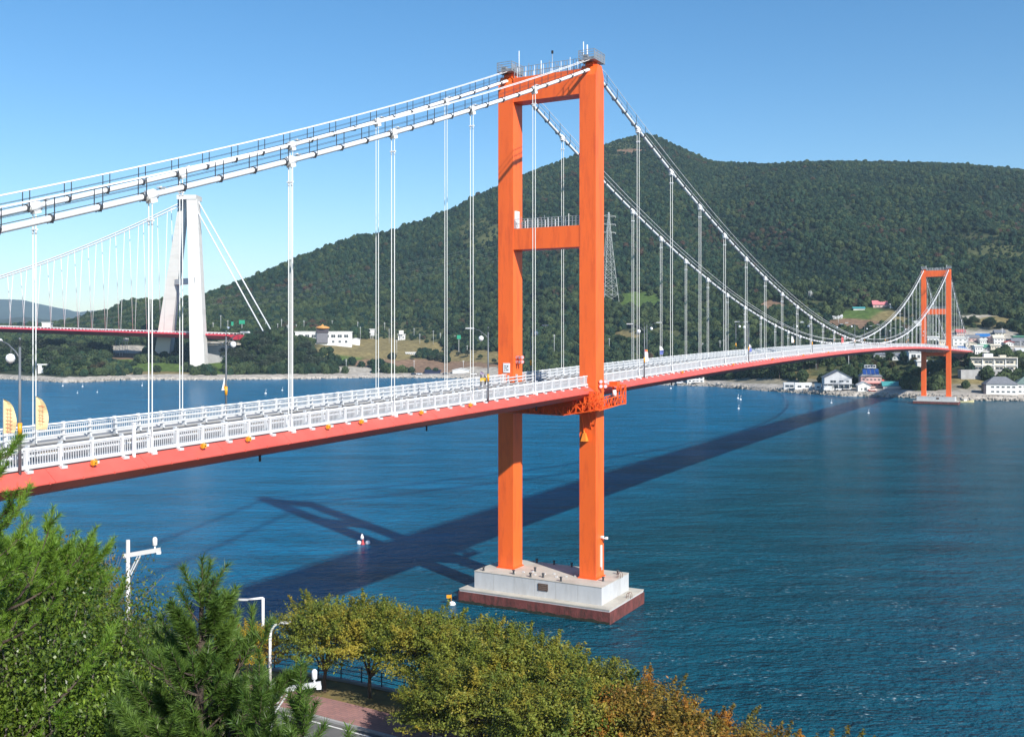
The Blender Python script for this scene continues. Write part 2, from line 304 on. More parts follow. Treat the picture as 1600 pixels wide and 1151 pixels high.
def far_terrain():
    n, k = FX.shape; V = np.stack([FX.ravel(), FY.ravel(), FZ.ravel()], 1)
    i, j = np.meshgrid(np.arange(n - 1), np.arange(k - 1), indexing='ij'); a = (i * k + j).ravel()
    Fc = np.stack([a, a + k, a + k + 1, a + 1], 1)
    px, py = PX + F * V[:, 0] / V[:, 1], HY - F * (V[:, 2] - CAMZ) / V[:, 1]
    base = np.array([.030, .040, .022]); pal = [np.array(c) for c in ((.075, .12, .030), (.19, .155, .07), (.20, .13, .085), (.36, .33, .28), (.075, .085, .038))]
    C = np.tile(base, (len(V), 1)); jit = fbm(V[:, 0] / 7, V[:, 1] / 7, 3, 21) * 1.1 - .55
    for c in CLEAR:
        w = np.clip((1.25 - (ell(px, py, c) + jit)) * 2.2, 0, 1)[:, None]; C = C * (1 - w) + pal[c[4]] * w
    low = (V[:, 2] < 3.4)[:, None]; C = np.where(low, np.array([.36, .33, .29]), C)
    low = ((V[:, 2] < 6.5) & (V[:, 2] > 3.4) & (px > 1000))[:, None]; C = np.where(low, C * .4 + .6 * np.array([.24, .23, .20]), C)
    m = bpy.data.materials.new('far_ground'); m.use_nodes = True; nt = m.node_tree; L = nt.links.new; b = nt.nodes['Principled BSDF']; b.inputs['Roughness'].default_value = .95; b.inputs['Specular IOR Level'].default_value = .1
    at_ = N(nt, 'ShaderNodeVertexColor', layer_name='cover'); geo = N(nt, 'ShaderNodeNewGeometry'); n1 = N(nt, 'ShaderNodeTexNoise', Scale=.25, Detail=6.0, Roughness=.7); L(geo.outputs['Position'], n1.inputs['Vector'])
    mr = N(nt, 'ShaderNodeMapRange'); mr.inputs['From Min'].default_value = .3; mr.inputs['From Max'].default_value = .7; mr.inputs['To Min'].default_value = .55; mr.inputs['To Max'].default_value = 1.45; L(n1.outputs['Fac'], mr.inputs['Value'])
    v = N(nt, 'ShaderNodeVectorMath', operation='SCALE'); L(at_.outputs['Color'], v.inputs[0]); L(mr.outputs[0], v.inputs['Scale']); L(v.outputs[0], b.inputs['Base Color'])
    me = np_mesh('far_shore_terrain', V, Fc, m, True); ca = me.color_attributes.new('cover', 'FLOAT_COLOR', 'POINT')
    ca.data.foreach_set('color', np.concatenate([C, np.ones((len(C), 1))], 1).astype(np.float32).ravel())
    tag(link('far_shore_terrain', me), 'wooded hillside and shore beyond the strait', kind='structure')
far_terrain()
# distant ranges
def ridge(name, pts, Y, depth, col, seed, label):
    xs = np.linspace(-.75, .25, 160); n = 24; V = []
    hx = np.array([(a - PX) / F for a, _ in pts]); hz = np.array([zat(b, Y) for _, b in pts])
    top = np.interp(xs, hx, hz)
    for j in range(n):
        t = j / (n - 1); y = Y - depth + 2 * depth * t; prof = math.sin(math.pi * t) ** .9
        X = xs * Y; h = (top + (fbm(X / 260, X * 0 + 7, 4, seed) - .5) * 30) * prof + (fbm(X / 200, X * 0 + y / 200, 4, seed + 3) - .5) * 60 * prof * (1 - prof) - 3
        V.append(np.stack([X * (y / Y), np.full_like(X, y), h], 1))
    V = np.concatenate(V); k = len(xs); i, j = np.meshgrid(np.arange(n - 1), np.arange(k - 1), indexing='ij'); a = (i * k + j).ravel(); Fc = np.stack([a, a + 1, a + k + 1, a + k], 1)
    tag(link(name, np_mesh(name, V, Fc, mat('range_' + str(seed), col, .95, .3, .01), True)), label, kind='structure')
ridge('distant_hills', [(-400, 470), (-100, 462), (0, 468), (40, 471), (80, 478), (120, 487), (150, 484), (190, 486), (240, 492), (330, 500), (500, 505), (1300, 520)], 5600, 900, (.035, .05, .035), 3, 'blue mountain range on the horizon')
ridge('middle_hills', [(-400, 492), (-100, 494), (0, 496), (30, 494), (70, 499), (110, 503), (160, 503), (230, 500), (400, 505), (1300, 520)], 3000, 500, (.035, .05, .035), 8, 'lower bluish hills in front of the mountain range')

# ------------------------------------------------------------------ water
def water():
    m = bpy.data.materials.new('sea_water'); m.use_nodes = True; nt = m.node_tree; L = nt.links.new; b = nt.nodes['Principled BSDF']
    b.inputs['Roughness'].default_value = .20; b.inputs['IOR'].default_value = 1.333; b.inputs['Specular IOR Level'].default_value = .08
    geo = N(nt, 'ShaderNodeNewGeometry'); P = geo.outputs['Position']
    def noise(sc, sx=1, sy=1, det=3., rot=0, ro=.55):
        mp = N(nt, 'ShaderNodeMapping'); mp.inputs['Scale'].default_value = (sx, sy, 1); mp.inputs['Rotation'].default_value = (0, 0, rot); L(P, mp.inputs[0])
        n = N(nt, 'ShaderNodeTexNoise', Scale=sc, Detail=det, Roughness=ro); L(mp.outputs[0], n.inputs['Vector']); return n.outputs['Fac']
    a = noise(.95, 1, 1.7, 4., .35); c = noise(.22, 1, 2.0, 4., -.2, .6); d = noise(.035, 1, 2.4, 3., .15); e = noise(3.2, 1, 1.4, 2., .1)
    def mad(x, k, y):
        q = N(nt, 'ShaderNodeMath', operation='MULTIPLY_ADD'); L(x, q.inputs[0]); q.inputs[1].default_value = k
        if y is None: q.inputs[2].default_value = 0
        else: L(y, q.inputs[2])
        return q.outputs[0]
    h = mad(a, .85, mad(c, 1.7, mad(d, 2.4, mad(e, .2, None))))
    bp = N(nt, 'ShaderNodeBump', Strength=1.0, Distance=1.0); L(h, bp.inputs['Height']); L(bp.outputs[0], b.inputs['Normal'])
    # murky current and dark hill reflection, both painted into the colour as a teal band
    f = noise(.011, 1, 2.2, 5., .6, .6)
    dp = N(nt, 'ShaderNodeVectorMath', operation='DOT_PRODUCT'); L(P, dp.inputs[0]); dp.inputs[1].default_value = (.880, -.475, 0)     # metres across the painted band
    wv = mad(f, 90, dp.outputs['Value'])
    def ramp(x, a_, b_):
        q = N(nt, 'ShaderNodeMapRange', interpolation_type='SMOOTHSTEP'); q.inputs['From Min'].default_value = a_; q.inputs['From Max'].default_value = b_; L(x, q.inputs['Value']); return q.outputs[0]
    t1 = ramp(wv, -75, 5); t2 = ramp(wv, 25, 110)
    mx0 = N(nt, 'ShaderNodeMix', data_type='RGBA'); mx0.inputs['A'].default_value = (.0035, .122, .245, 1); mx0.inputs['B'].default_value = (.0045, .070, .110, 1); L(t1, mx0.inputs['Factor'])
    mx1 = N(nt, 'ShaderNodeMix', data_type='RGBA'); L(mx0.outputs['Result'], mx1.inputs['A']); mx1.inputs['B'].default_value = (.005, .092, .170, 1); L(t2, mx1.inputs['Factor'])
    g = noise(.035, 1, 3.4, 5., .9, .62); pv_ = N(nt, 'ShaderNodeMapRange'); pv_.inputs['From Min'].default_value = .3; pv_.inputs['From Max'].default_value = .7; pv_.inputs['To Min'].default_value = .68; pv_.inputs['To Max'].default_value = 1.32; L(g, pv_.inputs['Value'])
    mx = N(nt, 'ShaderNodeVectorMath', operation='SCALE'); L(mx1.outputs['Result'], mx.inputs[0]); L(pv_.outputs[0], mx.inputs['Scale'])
    sp = N(nt, 'ShaderNodeSeparateXYZ'); L(P, sp.inputs[0])
    # foam: broken curls where the current runs past the pier
    vm = N(nt, 'ShaderNodeVectorMath', operation='DISTANCE'); L(P, vm.inputs[0]); vm.inputs[1].default_value = (30, 100, 0)
    rg = N(nt, 'ShaderNodeMapRange'); rg.inputs['From Min'].default_value = 75; rg.inputs['From Max'].default_value = 30; L(vm.outputs['Value'], rg.inputs['Value'])
    f1 = noise(.16, 1.0, 1.6, 6., .8, .7); f2 = noise(1.4, 1.0, 2.6, 5., .8, .7)
    w1 = N(nt, 'ShaderNodeMapRange'); w1.inputs['From Min'].default_value = .51; w1.inputs['From Max'].default_value = .64; L(f1, w1.inputs['Value'])
    w2 = N(nt, 'ShaderNodeMapRange'); w2.inputs['From Min'].default_value = .58; w2.inputs['From Max'].default_value = .66; L(f2, w2.inputs['Value'])
    mu = N(nt, 'ShaderNodeMath', operation='MULTIPLY'); L(w1.outputs[0], mu.inputs[0]); L(w2.outputs[0], mu.inputs[1])
    mu2 = N(nt, 'ShaderNodeMath', operation='MULTIPLY'); L(mu.outputs[0], mu2.inputs[0]); L(rg.outputs[0], mu2.inputs[1])
    m3 = N(nt, 'ShaderNodeMix', data_type='RGBA'); L(mu2.outputs[0], m3.inputs['Factor']); L(mx.outputs[0], m3.inputs['A']); m3.inputs['B'].default_value = (.6, .66, .68, 1)
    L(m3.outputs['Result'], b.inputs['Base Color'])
    MATS['water'] = m
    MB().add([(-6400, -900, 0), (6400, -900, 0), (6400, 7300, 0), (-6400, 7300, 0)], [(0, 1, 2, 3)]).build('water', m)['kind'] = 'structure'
water()

# ------------------------------------------------------------------ near shore
SH = [(-260, 150), (-150, 112), (-60, 97), (-36, 91), (-20, 84), (-12.8, 81), (-8.7, 78.5), (0, 73), (8, 67), (16, 60), (24, 52), (40, 40), (70, 24), (120, 8), (220, -30)]
SHA = np.array(SH, float)
def sdist(X, Y):
    best = np.full(X.shape, 1e9); sg = np.ones(X.shape)
    for (a, b) in zip(SHA[:-1], SHA[1:]):
        d = b - a; l = math.hypot(*d); u = d / l; rx, ry = X - a[0], Y - a[1]; t = np.clip(rx * u[0] + ry * u[1], 0, l)
        dx, dy = rx - t * u[0], ry - t * u[1]; dd = np.hypot(dx, dy); s = np.where(rx * u[1] - ry * u[0] > 0, 1, -1)
        k = dd < best; best = np.where(k, dd, best); sg = np.where(k, s, sg)
    return best * sg
def near_h(X, Y):
    d = sdist(X, Y); h = np.where(d < .25, -2.5, 3.9)
    up = np.clip(d - 16.5, 0, None); sl = 17.2 * (1 - np.exp(-(up / 27) ** 1.35)) + up * .04
    h = h + np.where(d > 0.25, sl, 0) + (fbm(X / 5, Y / 5, 3, 41) - .5) * np.clip(up / 6, 0, 1) * 1.0
    return h
def off_curve(d, n=6):       # polyline parallel to the shoreline, d metres inland
    pts = []; P = SHA
    fine = np.concatenate([np.linspace(P[i], P[i + 1], n, endpoint=False) for i in range(len(P) - 1)] + [P[-1:]])
    sm = fine.copy()
    for _ in range(8): sm[1:-1] = (sm[:-2] + 2 * sm[1:-1] + sm[2:]) / 4
    t = np.gradient(sm, axis=0); t /= np.linalg.norm(t, axis=1)[:, None]; nrm = np.stack([t[:, 1], -t[:, 0]], 1); nrm = np.where((nrm[:, 1] < 0)[:, None], nrm, -nrm)
    return sm + nrm * d
def ribbon(name, d0, d1, z, m, kind='structure', thick=None):
    a, b = off_curve(d0), off_curve(d1); n = len(a); mb = MB()
    if thick:
        vs = [(*p, z) for p in a] + [(*p, z) for p in b] + [(*p, z - thick) for p in a] + [(*p, z - thick) for p in b]
        fs = [(i, i + 1, n + i + 1, n + i) for i in range(n - 1)] + [(i, i + 1, 2 * n + i + 1, 2 * n + i) for i in range(n - 1)] + [(n + i, n + i + 1, 3 * n + i + 1, 3 * n + i) for i in range(n - 1)]
    else:
        vs = [(*p, z) for p in a] + [(*p, z) for p in b]; fs = [(i, i + 1, n + i + 1, n + i) for i in range(n - 1)]
    mb.add(vs, fs); o = mb.build(name, m); o['kind'] = kind; return o
def near_ground():
    xs = np.arange(-150, 121, 1.0); ys = np.arange(-60, 131, 1.0); X, Y = np.meshgrid(xs, ys, indexing='ij'); Z = near_h(X, Y); n, k = X.shape
    i, j = np.meshgrid(np.arange(n - 1), np.arange(k - 1), indexing='ij'); a = (i * k + j).ravel()
    m = mat('hillside_soil', (.060, .058, .026), .95, .4, .25, .6, dirt=(.15, .12, .055), dirt_amt=.8, dscale=.3)
    tag(link('near_shore_hillside', np_mesh('near_shore_hillside', np.stack([X.ravel(), Y.ravel(), Z.ravel()], 1), np.stack([a, a + k, a + k + 1, a + 1], 1), m, True)), 'overgrown slope falling to the coastal road', kind='structure')
near_ground()
GRASSY = mat('verge_grass', (.17, .13, .045), .95, .35, .5, .5, dirt=(.075, .09, .03), dirt_amt=.8, dscale=.4)
def paving():
    m = bpy.data.materials.new('pink_paving'); m.use_nodes = True; nt = m.node_tree; L = nt.links.new; b = nt.nodes['Principled BSDF']; b.inputs['Roughness'].default_value = .85
    geo = N(nt, 'ShaderNodeNewGeometry'); mp = N(nt, 'ShaderNodeMapping'); mp.inputs['Rotation'].default_value = (0, 0, .55); L(geo.outputs['Position'], mp.inputs[0])
    br = N(nt, 'ShaderNodeTexBrick', Scale=1.0); br.inputs['Brick Width'].default_value = .6; br.inputs['Row Height'].default_value = .3; br.inputs['Mortar Size'].default_value = .015
    br.inputs['Color1'].default_value = (.36, .185, .165, 1); br.inputs['Color2'].default_value = (.30, .16, .15, 1); br.inputs['Mortar'].default_value = (.16, .12, .11, 1); L(mp.outputs[0], br.inputs['Vector'])
    n = N(nt, 'ShaderNodeTexNoise', Scale=.5, Detail=5.0); L(geo.outputs['Position'], n.inputs['Vector']); mr = N(nt, 'ShaderNodeMapRange'); mr.inputs['To Min'].default_value = .7; mr.inputs['To Max'].default_value = 1.3; L(n.outputs['Fac'], mr.inputs['Value'])
    v = N(nt, 'ShaderNodeVectorMath', operation='SCALE'); L(br.outputs['Color'], v.inputs[0]); L(mr.outputs[0], v.inputs['Scale']); L(v.outputs[0], b.inputs['Base Color']); return m
ribbon('grass_verge', .45, 4.2, 3.98, GRASSY, thick=.3)
ribbon('sidewalk', 4.2, 7.25, 4.10, paving(), thick=.4)
ribbon('kerb', 7.253, 7.5, 4.12, CONC2, thick=.4)
ribbon('coastal_road', 7.5, 14.6, 3.965, ASPH)
for d, mm in ((7.95, WPAINT), (14.1, WPAINT), (10.75, YPAINT), (11.0, YPAINT)): ribbon('lane_marking', d, d + .15, 3.972, mm)
ribbon('inland_kerb', 14.6, 14.9, 4.05, CONC2, thick=.3)
ribbon('seawall', .0, .45, 4.15, CONC2, thick=6.5)

# ------------------------------------------------------------------ main suspension bridge
PHI, TX, TY, HW = .504, 4.541, 119.941, 5.425
SPAN, ANC = 404.0, 128.0
BA = math.pi / 2 - PHI
def bw(s, t, z=0): return Vector((TX + math.sin(PHI) * s + math.cos(PHI) * t, TY + math.cos(PHI) * s - math.sin(PHI) * t, z))   # bridge frame to world
BR = empty('suspension_bridge', (TX, TY, 0), BA)
tag(BR, 'long orange and white suspension bridge crossing the strait from the left foreground', 'suspension bridge')
def L3(s, t, z): return (s, -t, z)
def zr(s):
    if s < 0: return 25.99 + .02 * s
    if s > SPAN: return 25.99 - .02 * (s - SPAN)
    return 28.4 - 5.9e-5 * (s - 202) ** 2
def zc(s):
    if s < 0: d = -s; return 62.9 - .392 * d + .00062 * d * d
    if s > SPAN: d = s - SPAN; return 62.9 - .392 * d + .00062 * d * d
    return 29.7 + 8.15e-4 * (s - 202) ** 2
def sweep(prof, s0, s1, n, mi=0, mb=None, closed=True):
    mb = mb or MB(); k = len(prof); vs = []
    for i in range(n + 1):
        s = s0 + (s1 - s0) * i / n; z = zr(s); vs += [L3(s, t, z + dz) for t, dz in prof]
    fs = [(i * k + j, i * k + (j + 1) % k, (i + 1) * k + (j + 1) % k, (i + 1) * k + j) for i in range(n) for j in range(k if closed else k - 1)]
    if closed: fs += [tuple(range(k)), tuple(n * k + j for j in range(k - 1, -1, -1))]
    return mb.add(vs, fs, mi)
# deck
DK = empty('deck', parent=BR); S0 = -ANC; 
GP = [(-5.55, -.02), (5.55, -.02), (5.62, -.08), (6.42, -.66), (6.42, -.74), (6.36, -.76), (5.75, -1.22), (4.2, -1.62), (-4.2, -1.62), (-5.75, -1.22), (-6.36, -.76), (-6.42, -.74), (-6.42, -.66), (-5.62, -.08)]
s = -ANC
edges = [-ANC + 6.25 * i for i in range(0, 107)]; edges = [e for e in edges if e < SPAN + ANC] + [SPAN + ANC]
for a, b in zip(edges[:-1], edges[1:]):
    sweep(GP, a + .012, b - .012, 1).build('girder_section', DECKRED, DK)
sweep([(-3.9, .0), (3.9, .0), (3.9, .06), (-3.9, .06)], -ANC, SPAN + ANC, 90).build('road_surface', ASPH, DK)
for sg in (-1, 1):
    sweep([(sg * 3.95, .0), (sg * 5.2, .0), (sg * 5.2, .16), (sg * 3.95, .16)], -ANC, SPAN + ANC, 90).build('walkway', CONC2, DK)
for i in range(110):
    a = -ANC + 6 * i
    if a + 3 < SPAN + ANC: sweep([(-.07, .064), (.07, .064)], a, a + 3, 1, closed=False).build('lane_marking', YPAINT if i % 1 == 0 else WPAINT, DK)
# nose rib, drain stubs and floodlights along the visible edge
fm = MB().box((0, 0, 0), (.42, .30, .36)).tube([(0, -.14, 0), (0, -.2, 0)], .13, 8, 0).box((0, -.21, .0), (.12, .02, .10), 1).bar((0, .05, -.15), (0, .2, -.42), .06).bar((-.2, .0, .2), (.2, .0, .3), .05).mesh('floodlight', [YEL, BLACK])
for s_ in [-69, -60.8, -56.8, -48.5, -44.5, -36.2, -28.2, 30, 55, 80, 105, 130] :
    for tt_ in (6.02,):
        o = link('floodlight', fm, DK, L3(s_, tt_, zr(s_) - .02)); o['label'] = 'amber floodlight on the sloping edge'; o.scale = (.72,) * 3
dm = MB().tube([(0, 0, 0), (0, 0, -.5)], .09, 6).mesh('drain_pipe', DARKST)
for i in range(26): s_ = -96 + 20.8 * i; link('drain_pipe', dm, DK, L3(s_, 4.8, zr(s_) - 1.4)); 
bj = MB()
for i in range(300):
    s_ = -120 + 2.0833 * i
    if s_ < SPAN + 120: bj.box(L3(s_, 6.40, zr(s_) - .70), (.06, .09, .14))
bj.build('edge_stiffener', DECKRED, DK)['kind'] = 'stuff'
# outer railings
BAY = 12.5 / 6
postm = MB().box((0, 0, .60), (.15, .20, 1.16)).box((0, 0, 1.20), (.19, .16, .07)).bar((0, -.02, .1), (0, -.30, -.12), .16, .10).box((0, -.28, -.06), (.36, .30, .16)).mesh('post', WHITE2)
pnm = MB(); 
for k in range(13): pnm.box((BAY * (k + .5) / 13 + .0, 0, .62), (.034, .045, .70))
pnm.box((BAY / 2, 0, .98), (BAY - .14, .07, .05)).box((BAY / 2, 0, .22), (BAY - .14, .07, .06)); pnm = pnm.mesh('panel', WHITE2)
sts = [-ANC + BAY * .5 + BAY * i for i in range(int((SPAN + 2 * ANC) / BAY))]
def slope(s_): return -math.atan((zr(s_ + 1) - zr(s_ - 1)) / 2)
NEARSEG = 230
for sg, nm in ((1, 'near'), (-1, 'far')):
    rl = empty('railing', parent=BR); rl['label'] = 'white picket railing on the near side' if sg > 0 else 'white picket railing on the far side'
    T = 5.36 * sg
    mb = MB(); sweep([(T - .07, 1.09), (T + .07, 1.09), (T + .07, 1.18), (T - .07, 1.18)], -ANC, SPAN + ANC, 106, mb=mb); mb.build('top_rail', WHITE, rl)
    for a, b in zip(edges[:-1:2], edges[2::2]): sweep([(T - .06, .07), (T + .12, .07), (T + .12, .27), (T - .06, .27)] if sg > 0 else [(T - .12, .07), (T + .06, .07), (T + .06, .27), (T - .12, .27)], a + .01, b - .01, 2).build('fascia_beam', WHITE2, rl)
    sweep([(T - .08, -.01), (T + .08, -.01), (T + .08, .065), (T - .08, .065)], -ANC, SPAN + ANC, 106).build('shadow_gap_strip', DARKST, rl)  # added dark strip, paints the shadow gap below the fascia beam
    far = MB()
    vis = [s_ for s_ in sts if -82 < s_ < 222]
    for s_ in vis:
        if abs(s_) < 1.4: continue
        o = link('post', postm, rl, L3(s_, T, zr(s_)), math.pi if sg < 0 else 0)
        p = link('panel', pnm, rl, L3(s_ + .0, T, zr(s_))); p.rotation_euler = (0, slope(s_ + 1), 0)
    for s_ in sts:
        if -82 < s_ < 222: continue
        z = zr(s_); far.box(L3(s_, T, z + .6), (.15, .2, 1.16)).box(L3(s_ + BAY / 2, T, z + .98), (BAY - .14, .07, .05)).box(L3(s_ + BAY / 2, T, z + .22), (BAY - .14, .07, .06))
        for k in range(5): far.box(L3(s_ + BAY * (k + .5) / 5, T, z + .6), (.045, .04, .74))
    o = far.build('distant_panel', WHITE2, rl); o['kind'] = 'stuff'
# guard rails
gpm = MB().prism([(-.22, .0), (.22, .0), (.10, .42), (.10, .95), (-.08, .95), (-.10, .42)], -.06, .06).box((0, 0, .98), (.12, .24, .10)).mesh('post', WHITE2)
for sg in (1, -1):
    rl = empty('guard_rail', parent=BR); rl['label'] = 'white two-pipe guard rail beside the near walkway' if sg > 0 else 'white two-pipe guard rail beside the far walkway'
    T = 4.05 * sg
    for h_ in (.52, .88):
        q = T - .14 * sg; sweep([(q - .055, h_ - .05), (q, h_ - .07), (q + .055, h_ - .05), (q + .06, h_), (q + .055, h_ + .05), (q, h_ + .07), (q - .055, h_ + .05), (q - .06, h_)], -ANC, SPAN + ANC, 106).build('rail_pipe', WHITE2, rl)
    far = MB()
    for s_ in sts:
        s2 = s_ + BAY / 2
        if -82 < s_ < 222:
            o = link('post', gpm, rl, L3(s2, T, zr(s2) + .14), math.pi if sg < 0 else 0)
        elif s2 < SPAN + ANC: far.box(L3(s2, T, zr(s2) + .6), (.12, .22, .9))
    far.build('distant_post', WHITE, rl)['kind'] = 'stuff'
# white tall post between walkway and edge, expansion posts
bx = MB().box((0, 0, 1.0), (.14, .14, 2.1)).box((0, 0, 2.08), (.2, .2, .08)).mesh('tall_post', WHITE)
link('tall_post', bx, DK, L3(-65.9, 5.62, zr(-65.9) - .2))
# towers
def tower(s0, near):
    T = empty('tower', (s0, 0, 0), parent=BR); T['label'] = 'orange portal tower nearest the viewer' if near else 'orange portal tower at the far shore'
    lw, ld = 1.03, 1.16
    for sg in (1, -1):
        mb = MB(); c = L3(0, HW * sg, 0)
        prof = [(-ld, 3.7), (ld, 3.7), (ld, 61.9), (.55, 63.15), (-.55, 63.15), (-ld, 61.9)]     # s,z
        n = len(prof); vs = [(a, c[1] - lw, z) for a, z in prof] + [(a, c[1] + lw, z) for a, z in prof]
        mb.add(vs, [tuple(range(n)), tuple(range(2 * n - 1, n - 1, -1))] + [(i, (i + 1) % n, (i + 1) % n + n, i + n) for i in range(n)])
        mb.build('leg', ORANGE, T)
        for zz in (11.5, 19.5, 31, 37.5, 50, 55.5): MB().box((0, c[1], zz), (2 * ld + .012, 2 * lw + .012, .035)).build('weld_band', ORANGE, T)
        MB().box((0, c[1], 3.76), (2 * ld + .3, 2 * lw + .3, .12)).build('base_plate', ORSTEEL, T)
        # saddle housing with cage
        MB().box((0, c[1], 63.35), (1.5, 1.1, .5), taper=(.6, .8)).build('saddle', ORSTEEL, T)
        cg = MB().box((0, c[1], 63.62), (3.0, 2.1, .08))
        for a in (-1.45, -.48, .48, 1.45):
            for b in (-1.0, 1.0): cg.box((a, c[1] + b, 64.15), (.07, .07, 1.2))
        for b in (-1.0, 1.0):
            for h_ in (63.85, 64.15, 64.45, 64.72): cg.box((0, c[1] + b, h_), (2.95, .05, .06 if h_ < 64.6 else .07))
        for a in (-1.45, 1.45):
            for h_ in (63.85, 64.15, 64.45, 64.72): cg.box((a, c[1], h_), (.05, 2.0, .06))
        for k in range(7): cg.box((-1.3 + k * .43, c[1] - sg * 0 - 1.0, 64.1), (.26, .02, .8))
        cg.build('service_cage', GALV, T)
        MB().box((.3, c[1], 63.95), (1.2, 1.0, .6)).box((-.9, c[1] + .3, 63.95), (.5, .5, .6)).build('rope_cover', mat('grey_box', (.25, .26, .28), .6, .2, 2), T)
    for (z0, z1, dd) in ((59.85, 62.72, 1.10), (42.1, 44.6, 1.12), (22.6, 24.15, 1.0)):
        mb = MB().box((0, 0, (z0 + z1) / 2), (2 * dd, 2 * (HW - lw) - .004, z1 - z0)); o = mb.build('crossbeam', ORANGE, T)
    for (zb, hh, nn) in ((62.72, 1.25, 22), (44.6, 1.15, 19)):
        mb = MB()
        for e in (-1.0, 1.0):
            for k in range(nn + 1):
                y = -4.3 + 8.6 * k / nn; ex = .3 if (k % 7 == 3) else 0; mb.box((e, y, zb + (hh + ex) / 2), (.06, .06, hh + ex), 0 if k % 3 else 1)
            for h_ in (hh, hh * .5): mb.box((e, 0, zb + h_), (.045, 8.6, .05))
        mb.box((0, 0, zb + .05), (1.6, 8.5, .05)).build('beam_handrail', [GALV, WHITE], T)
    # antennas
    ants = [(-.2, -4.1, 3.4, .045), (.0, -1.2, 1.9, .05), (-.5, 4.6, 2.4, .05), (-.1, 4.9, 2.1, .08)] if near else [(0, -4.4, 1.6, .05), (0, .3, 1.5, .06), (0, 4.6, 1.8, .06)]
    for a, t_, h_, r_ in ants:
        z0_ = 62.8 if abs(t_) < 4.4 else 63.6
        MB().tube([L3(a, t_, z0_), L3(a, t_, z0_ + h_)], r_, 6).build('antenna', WHITE, T)
    if near:
        MB().tube([L3(0, .0 + .3, 62.8), L3(0, .3, 65.4)], .04, 6).box(L3(0, .3, 65.5), (.2, .2, .35), 1).build('beacon', [GALV, BLACK], T)
        # door box standing on middle beam against the far leg
        d = MB().box(L3(-.35, -4.30, 45.75), (.95, .18, 2.1)).box(L3(-.35, -4.19, 45.7), (.7, .03, 1.7), 1).build('hatch_door', [WHITE, WALLG], T); d['label'] = 'white hatch door above the middle beam'
        nb = MB().box(L3(-ld - .03, -5.28, 27.9), (.05, .92, 1.15)).build('notice_board', WHITE, T)
        kk = MB()
        for (y_, z_, w_, h_) in ((-.18, .22, .25, .12), (.15, .2, .2, .18), (-.1, -.02, .4, .1), (.12, -.24, .3, .14), (-.22, -.28, .12, .12)): kk.box(L3(-ld - .06, -5.28 + y_, 27.9 + z_), (.02, w_, h_))
        kk.build('notice_lettering', mat('faded_print', (.2, .2, .22), .7, .1, 1), nb)
        def cluster(s_, t_, z_, yaw, m=WHITE):
            e = MB()
            for a in (-.27, .27):
                for b in (-.27, .27): e.lathe((a, 0, b), [(.02, 0), (.02, 0)], 3) if False else e.tube([(a, .16, b), (a, -.02, b), (a, -.10, b)], [.10, .22, .24], 10, 0)
                e.tube([(a, -.102, .27), (a, -.11, .27)], .2, 10, 1).tube([(a, -.102, -.27), (a, -.11, -.27)], .2, 10, 1)
            e.bar((-.3, .1, 0), (.3, .1, 0), .06).bar((0, .1, -.9), (0, .1, .3), .07); o = e.build('floodlight_cluster', [ORSTEEL, mat('lamp_glass', (.55, .50, .56), .15, .1, 2)], T, L3(s_, t_, z_)); o.rotation_euler = (0, 0, yaw); return o
        cluster(-2.2, 4.75, 26.0, -1.9).name = 'floodlight_cluster'; cluster(-.2, 6.95, 26.2, -.9); cluster(-.6, -3.95, 28.9, -1.9); cluster(-.2, -3.95, 28.9, -1.2)
        # ladder case and lamp low on the near leg
        MB().box(L3(.25, HW + 1.10, 6.2), (.34, .12, 2.5)).box(L3(.25, HW + 1.18, 5.2), (.2, .05, 1.2), 1).build('pipe_casing', [WHITE, WALLG], T)
        MB().box(L3(.35, HW + 1.2, 8.4), (.35, .3, .22)).tube([L3(.35, HW + 1.03, 8.2), L3(.55, HW + 1.6, 8.25)], .05, 6).box(L3(.65, HW + 1.6, 8.25), (.3, .25, .25)).build('camera_bracket', WHITE, T)
        tb = MB().box(L3(-1.55, HW - .2, 20.1), (.7, .7, .95), taper=(.4, .4)).bar(L3(-1.15, HW - .5, 20.9), L3(-1.55, HW - .2, 20.5), .1); tb.build('shelter_box', mat('amber_steel', (.80, .25, .03), .5, .1, 1), T)
    return T
tower(0, True); tower(SPAN, False)
